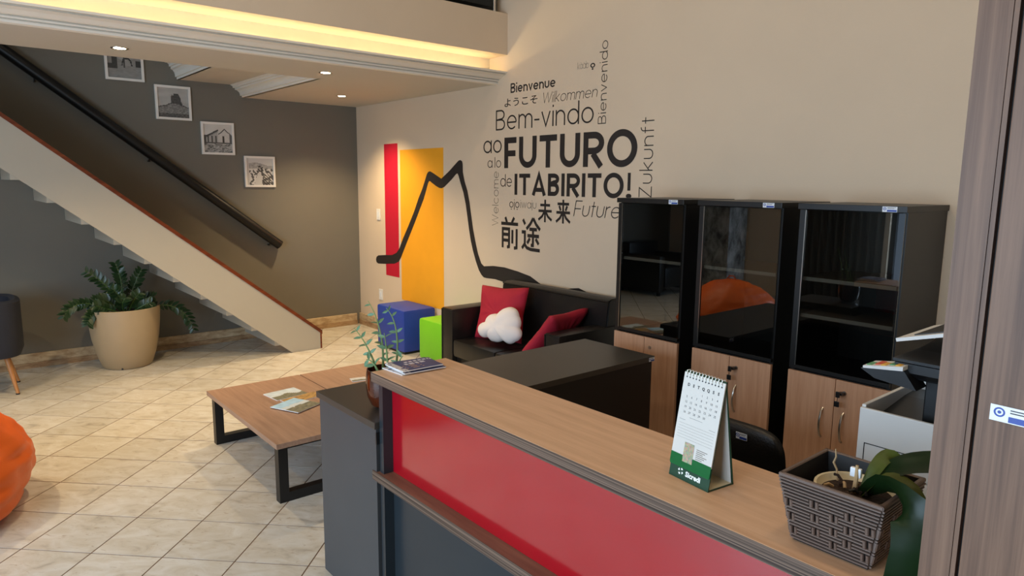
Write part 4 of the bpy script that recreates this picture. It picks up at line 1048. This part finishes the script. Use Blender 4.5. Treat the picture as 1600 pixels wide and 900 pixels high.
def frond(parent, base, mid, tip, lm, size, start, n, smat, r0, spread=.9, jit=.25, drop=0):
    pts = [base*(1-t)**2+mid*2*t*(1-t)+tip*t*t for t in [i/12 for i in range(13)]]
    bm = bmesh.new(); tube(bm, pts, [r0*(1-.75*i/12) for i in range(13)], 6); s = obj('stem', bm, smat, parent, True)
    off = base_of(parent); view = (CAM-mid).normalized()
    for k in range(n):
        t = start+(1-start)*(k+.5)/n; i = min(int(t*12), 11); p = pts[i].lerp(pts[i+1], t*12-i); tg = (pts[i+1]-pts[i]).normalized()
        side = tg.cross(view).normalized()
        for sg in (-1, 1):
            if random.random() < drop: continue
            sd = (side*sg*spread+tg*.75+view*random.uniform(-jit, jit)*1.4+Vector((0, 0, random.uniform(-jit, jit)*.5))).normalized()
            nr = (view+Vector((0, 0, .8))+Vector((random.uniform(-1, 1), random.uniform(-1, 1), random.uniform(-1, 1)))*jit).normalized()
            o = bpy.data.objects.new('leaf', lm); COL.objects.link(o); o.parent = s
            sc_ = size*(.75+.35*math.sin(math.pi*(k+.7)/(n+.4)))*random.uniform(.9, 1.1)
            o.matrix_local = frame(p-off, sd, nr, sc_)
lm = leaf_mesh('leaf', 'leaf_dark', .5)
def pp(x, y, d): return on(x, y, 0, PP.x+d)
ZS = [((183, 488), (178, 445), (133, 424), .05, 8), ((190, 488), (194, 440), (180, 411), .02, 9), ((198, 486), (206, 450), (221, 421), .0, 8), ((200, 488), (215, 462), (240, 464), .08, 7), ((180, 490), (115, 455), (99, 497), .10, 12), ((178, 491), (140, 478), (137, 508), .15, 8), ((215, 490), (285, 455), (303, 517), .06, 11), ((186, 489), (170, 465), (148, 470), .12, 7), ((194, 490), (190, 462), (176, 452), .14, 7), ((200, 490), (206, 470), (218, 458), .14, 7), ((188, 492), (160, 480), (150, 478), .18, 6), ((205, 492), (220, 478), (236, 472), .16, 6), ((192, 492), (186, 476), (196, 466), .18, 6)]
for b_, m_, t_, d_, n_ in ZS:
    base = PP+Vector((d_*.5, (b_[0]-193)*.003, .478)); frond(zz, base, pp(m_[0], m_[1], d_), pp(t_[0], t_[1], d_*1.1), lm, .070, .2, n_+2, 'stem_green', .007)

# ------------------------------------------------------------------ succulent in an amber glass pot on the desk
GP = on(592, 641, 2, DZ+.0005)+Vector((-.03, .045, 0))
gp = thing('potted_succulent', 'leggy sage green succulent in an amber glass pot on the desk corner', 'plant', GP)
ru = .092
bm = bmesh.new(); lathe(bm, [(r_, GP.z+z_) for r_, z_ in ((.035, 0), (.054, .012), (.068, .045), (.073, .09), (.071, .135), (.068, .15), (.064, .15), (.067, .13), (.068, .09))], (GP.x, GP.y), 32, True, False); obj('glass_pot', bm, 'amber_glass', gp, True)
bm = bmesh.new(); lathe(bm, [(.066, GP.z+.128), (.001, GP.z+.134)], (GP.x, GP.y), 24, False, True); obj('soil', bm, 'soil', gp)
lm2 = leaf_mesh('leaf', 'leaf_sage', .40, .2, 4)
def gpx(x, y, d=0):
    dpl = (GP-CAM).dot(fw)+d; return CAM+ray(x, y)*dpl
for b_, m_, t_, d_, n_, sz in (((598, 572), (602, 515), (575, 470), .02, 6, .030), ((618, 572), (628, 505), (603, 481), .0, 6, .028), ((590, 574), (577, 540), (553, 512), -.02, 5, .030), ((606, 574), (605, 545), (600, 520), -.03, 3, .036), ((592, 575), (582, 560), (572, 562), -.03, 2, .036), ((618, 575), (624, 560), (630, 556), -.03, 2, .034)):
    b0 = gpx(*b_, d_); b0.z = min(b0.z, GP.z+.132); frond(gp, b0, gpx(*m_, d_), gpx(*t_, d_), lm2, sz, .12, n_, 'stem_sage', .0048, spread=1.7, jit=.7, drop=.18)

# ------------------------------------------------------------------ bean bag, tub chair
BBc = Vector((2.98, -3.99, 0))
bm = bmesh.new(); bmesh.ops.create_uvsphere(bm, u_segments=72, v_segments=44, radius=1)
for v in bm.verts:
    n_ = v.co.copy(); a = math.atan2(n_.y, n_.x); hz = (n_.z+1)/2
    rad = .56*(math.sin(math.pi*min(1, hz*.94+.06))**.62 if hz < .97 else math.sin(math.pi*.97)**.62)
    lob = 1-.06*(1-hz)*0+.05*math.sin(a*3+hz*4)
    wr = .022*noise.noise(Vector((n_.x*3.2, n_.y*3.2, n_.z*7)))+.012*noise.noise(Vector((math.cos(a)*6, math.sin(a)*6, hz*3)))
    prof = [(0, .40), (.1, .505), (.25, .545), (.42, .535), (.6, .48), (.76, .385), (.88, .27), (.95, .17), (1, .0)]
    for i in range(len(prof)-1):
        if prof[i][0] <= hz <= prof[i+1][0]:
            f = (hz-prof[i][0])/(prof[i+1][0]-prof[i][0]); rad = prof[i][1]*(1-f)+prof[i+1][1]*f
    if hz < .002 or hz > .998: rad = 0
    seam = -.012*math.exp(-((a*3/math.pi) % 1-.5)**2/.003)
    v.co = BBc+Vector((math.cos(a)*(rad*lob+wr*(hz > .01)+seam*(rad > .1)), math.sin(a)*(rad*lob+wr*(hz > .01)+seam*(rad > .1)), max(0, hz*.62+wr*(.2 if hz > .1 else 0))))
bb = thing('bean_bag', 'large glossy orange bean bag on the tiles at the left edge', 'bean bag', BBc)
obj('bag', bm, 'orange_vinyl', bb, 2)
bm = bmesh.new(); tube(bm, [BBc+Vector((-.05, 0, .615)), BBc+Vector((-.02, 0, .65)), BBc+Vector((.03, 0, .65)), BBc+Vector((.06, 0, .61))], .008, 6); obj('carry_loop', bm, 'orange_vinyl', bb, True)

TC = Vector((.655, -3.575, 0))
tc_ = thing('tub_chair', 'navy tub chair with light wood legs at the left edge', 'chair', TC)
bm = bmesh.new(); prof = []
for i in range(33):
    a = R(-205+i*(320/32))        # open towards -y
    a = R(-70+i*(320/32)); 
    ex = lambda r_, k: (math.copysign(abs(math.cos(k))**.62, math.cos(k))*r_, math.copysign(abs(math.sin(k))**.62, math.sin(k))*r_)
    hgt = .735-.10*max(0, abs(i-16)/16-.45)/.55
    ro, ri = ex(.285, a), ex(.225, a)
    prof.append([TC+Vector((ro[0]*.92, ro[1]*.92, .30)), TC+Vector((ro[0], ro[1], .36)), TC+Vector((ro[0]*1.0, ro[1]*1.0, hgt-.015)), TC+Vector(((ro[0]+ri[0])/2, (ro[1]+ri[1])/2, hgt)), TC+Vector((ri[0], ri[1], hgt-.015)), TC+Vector((ri[0], ri[1], .32))])
rowsv = [[bm.verts.new(p) for p in r_] for r_ in prof]
for i in range(32):
    for k in range(6): bm.faces.new((rowsv[i][k], rowsv[i][(k+1) % 6], rowsv[i+1][(k+1) % 6], rowsv[i+1][k]))
bm.faces.new(rowsv[0]); bm.faces.new(rowsv[-1][::-1])
obj('backrest_shell', bm, 'navy_cloth', tc_, True)
obj('seat', B((TC.x-.222, TC.x+.222, TC.y-.222, TC.y+.222, .29, .44), bev=.04), 'navy_cloth', tc_, True)
for sx in (-1, 1):
    for sy in (-1, 1):
        ly = .205 if sx > 0 else .24
        bm = bmesh.new(); tube(bm, [TC+Vector((sx*.13, sy*.16, .30)), TC+Vector((sx*.195, sy*ly, .012)), TC+Vector((sx*.195, sy*ly, 0))], [.021, .012, .012], 12); l = obj('leg', bm, 'leg_wood', tc_, True)
        bm = bmesh.new(); tube(bm, [TC+Vector((sx*.195, sy*ly, 0)), TC+Vector((sx*.195, sy*ly, .010))], .0135, 12); obj('foot_pad', bm, 'black_panel', l)

# ------------------------------------------------------------------ mezzanine edge: railing and furniture glimpsed above the fascia
rl = thing('mezzanine_railing', 'dark glass and steel railing glimpsed above the mezzanine edge', 'railing', (2.6, -.3, 3.015))
obj('glass_panel', B((2.585, 2.597, -6.6, -.11, 3.06, 3.95)), 'rail_glass', rl)
for y in (-.085, -1.6, -3.1):
    bm = bmesh.new(); tube(bm, [(2.59, y, 3.015), (2.59, y, 4.0)], .014, 12); obj('post', bm, 'steel', rl, True)
bm = bmesh.new(); tube(bm, [(2.59, -6.6, 4.0), (2.59, -.02, 4.0)], .022, 12); obj('top_rail', bm, 'steel', rl, True)
o = obj('low_cabinet', B((2.2, 2.52, -.535, -.005, 3.0, 3.9), bev=.003), 'black_panel'); tag(o, 'black cabinet standing on the mezzanine behind the railing', 'cabinet')
o = obj('wood_cabinet', B((2.2, 2.52, -1.4, -.54, 3.0, 3.6), bev=.003), 'brown_wood'); tag(o, 'brown wood cabinet on the mezzanine behind the railing', 'cabinet')

# ------------------------------------------------------------------ seen only as reflections in the cabinet glass
struct('wall_pillar', B((.95, 1.45, -6.78, -6.3, 0, ZT)), 'pillar_stone')
ac = thing('armchair', 'black armchair by the grey wall, seen reflected in the first glass cabinet', 'armchair', (.55, -5.75, 0))
obj('seat', B((.3, .95, -6.02, -5.48, .12, .42), bev=.03), 'leather', ac, True)
obj('backrest', B((.08, .32, -6.1, -5.4, .1, .76), bev=.03), 'leather', ac, True)
for y in (-6.14, -5.46): obj('armrest', B((.1, .95, y, y+.12, .06, .6), bev=.02), 'leather', ac, True)
for x in (.16, .88):
    for y in (-6.08, -5.42): obj('foot', B((x-.02, x+.02, y-.02, y+.02, 0, .12)), 'black_steel', ac)
cu = thing('curtain', 'grey floor-length curtain beside the entrance, reflected in the glass', 'curtain', (2.9, -6.7, 0))
bm = bmesh.new(); A = []; 
for i in range(61):
    x = 2.4+i*.018; y = -6.7+.03*math.sin(i*1.05); A.append((bm.verts.new((x, y, .02)), bm.verts.new((x, y, 2.5))))
for i in range(60): bm.faces.new((A[i][0], A[i+1][0], A[i+1][1], A[i][1]))
bmesh.ops.solidify(bm, geom=bm.faces[:], thickness=.004); obj('drape', bm, 'curtain', cu, 2)
bm = bmesh.new(); tube(bm, [(2.3, -6.7, 2.52), (3.55, -6.7, 2.52)], .012, 8); obj('curtain_rod', bm, 'steel', cu, True)
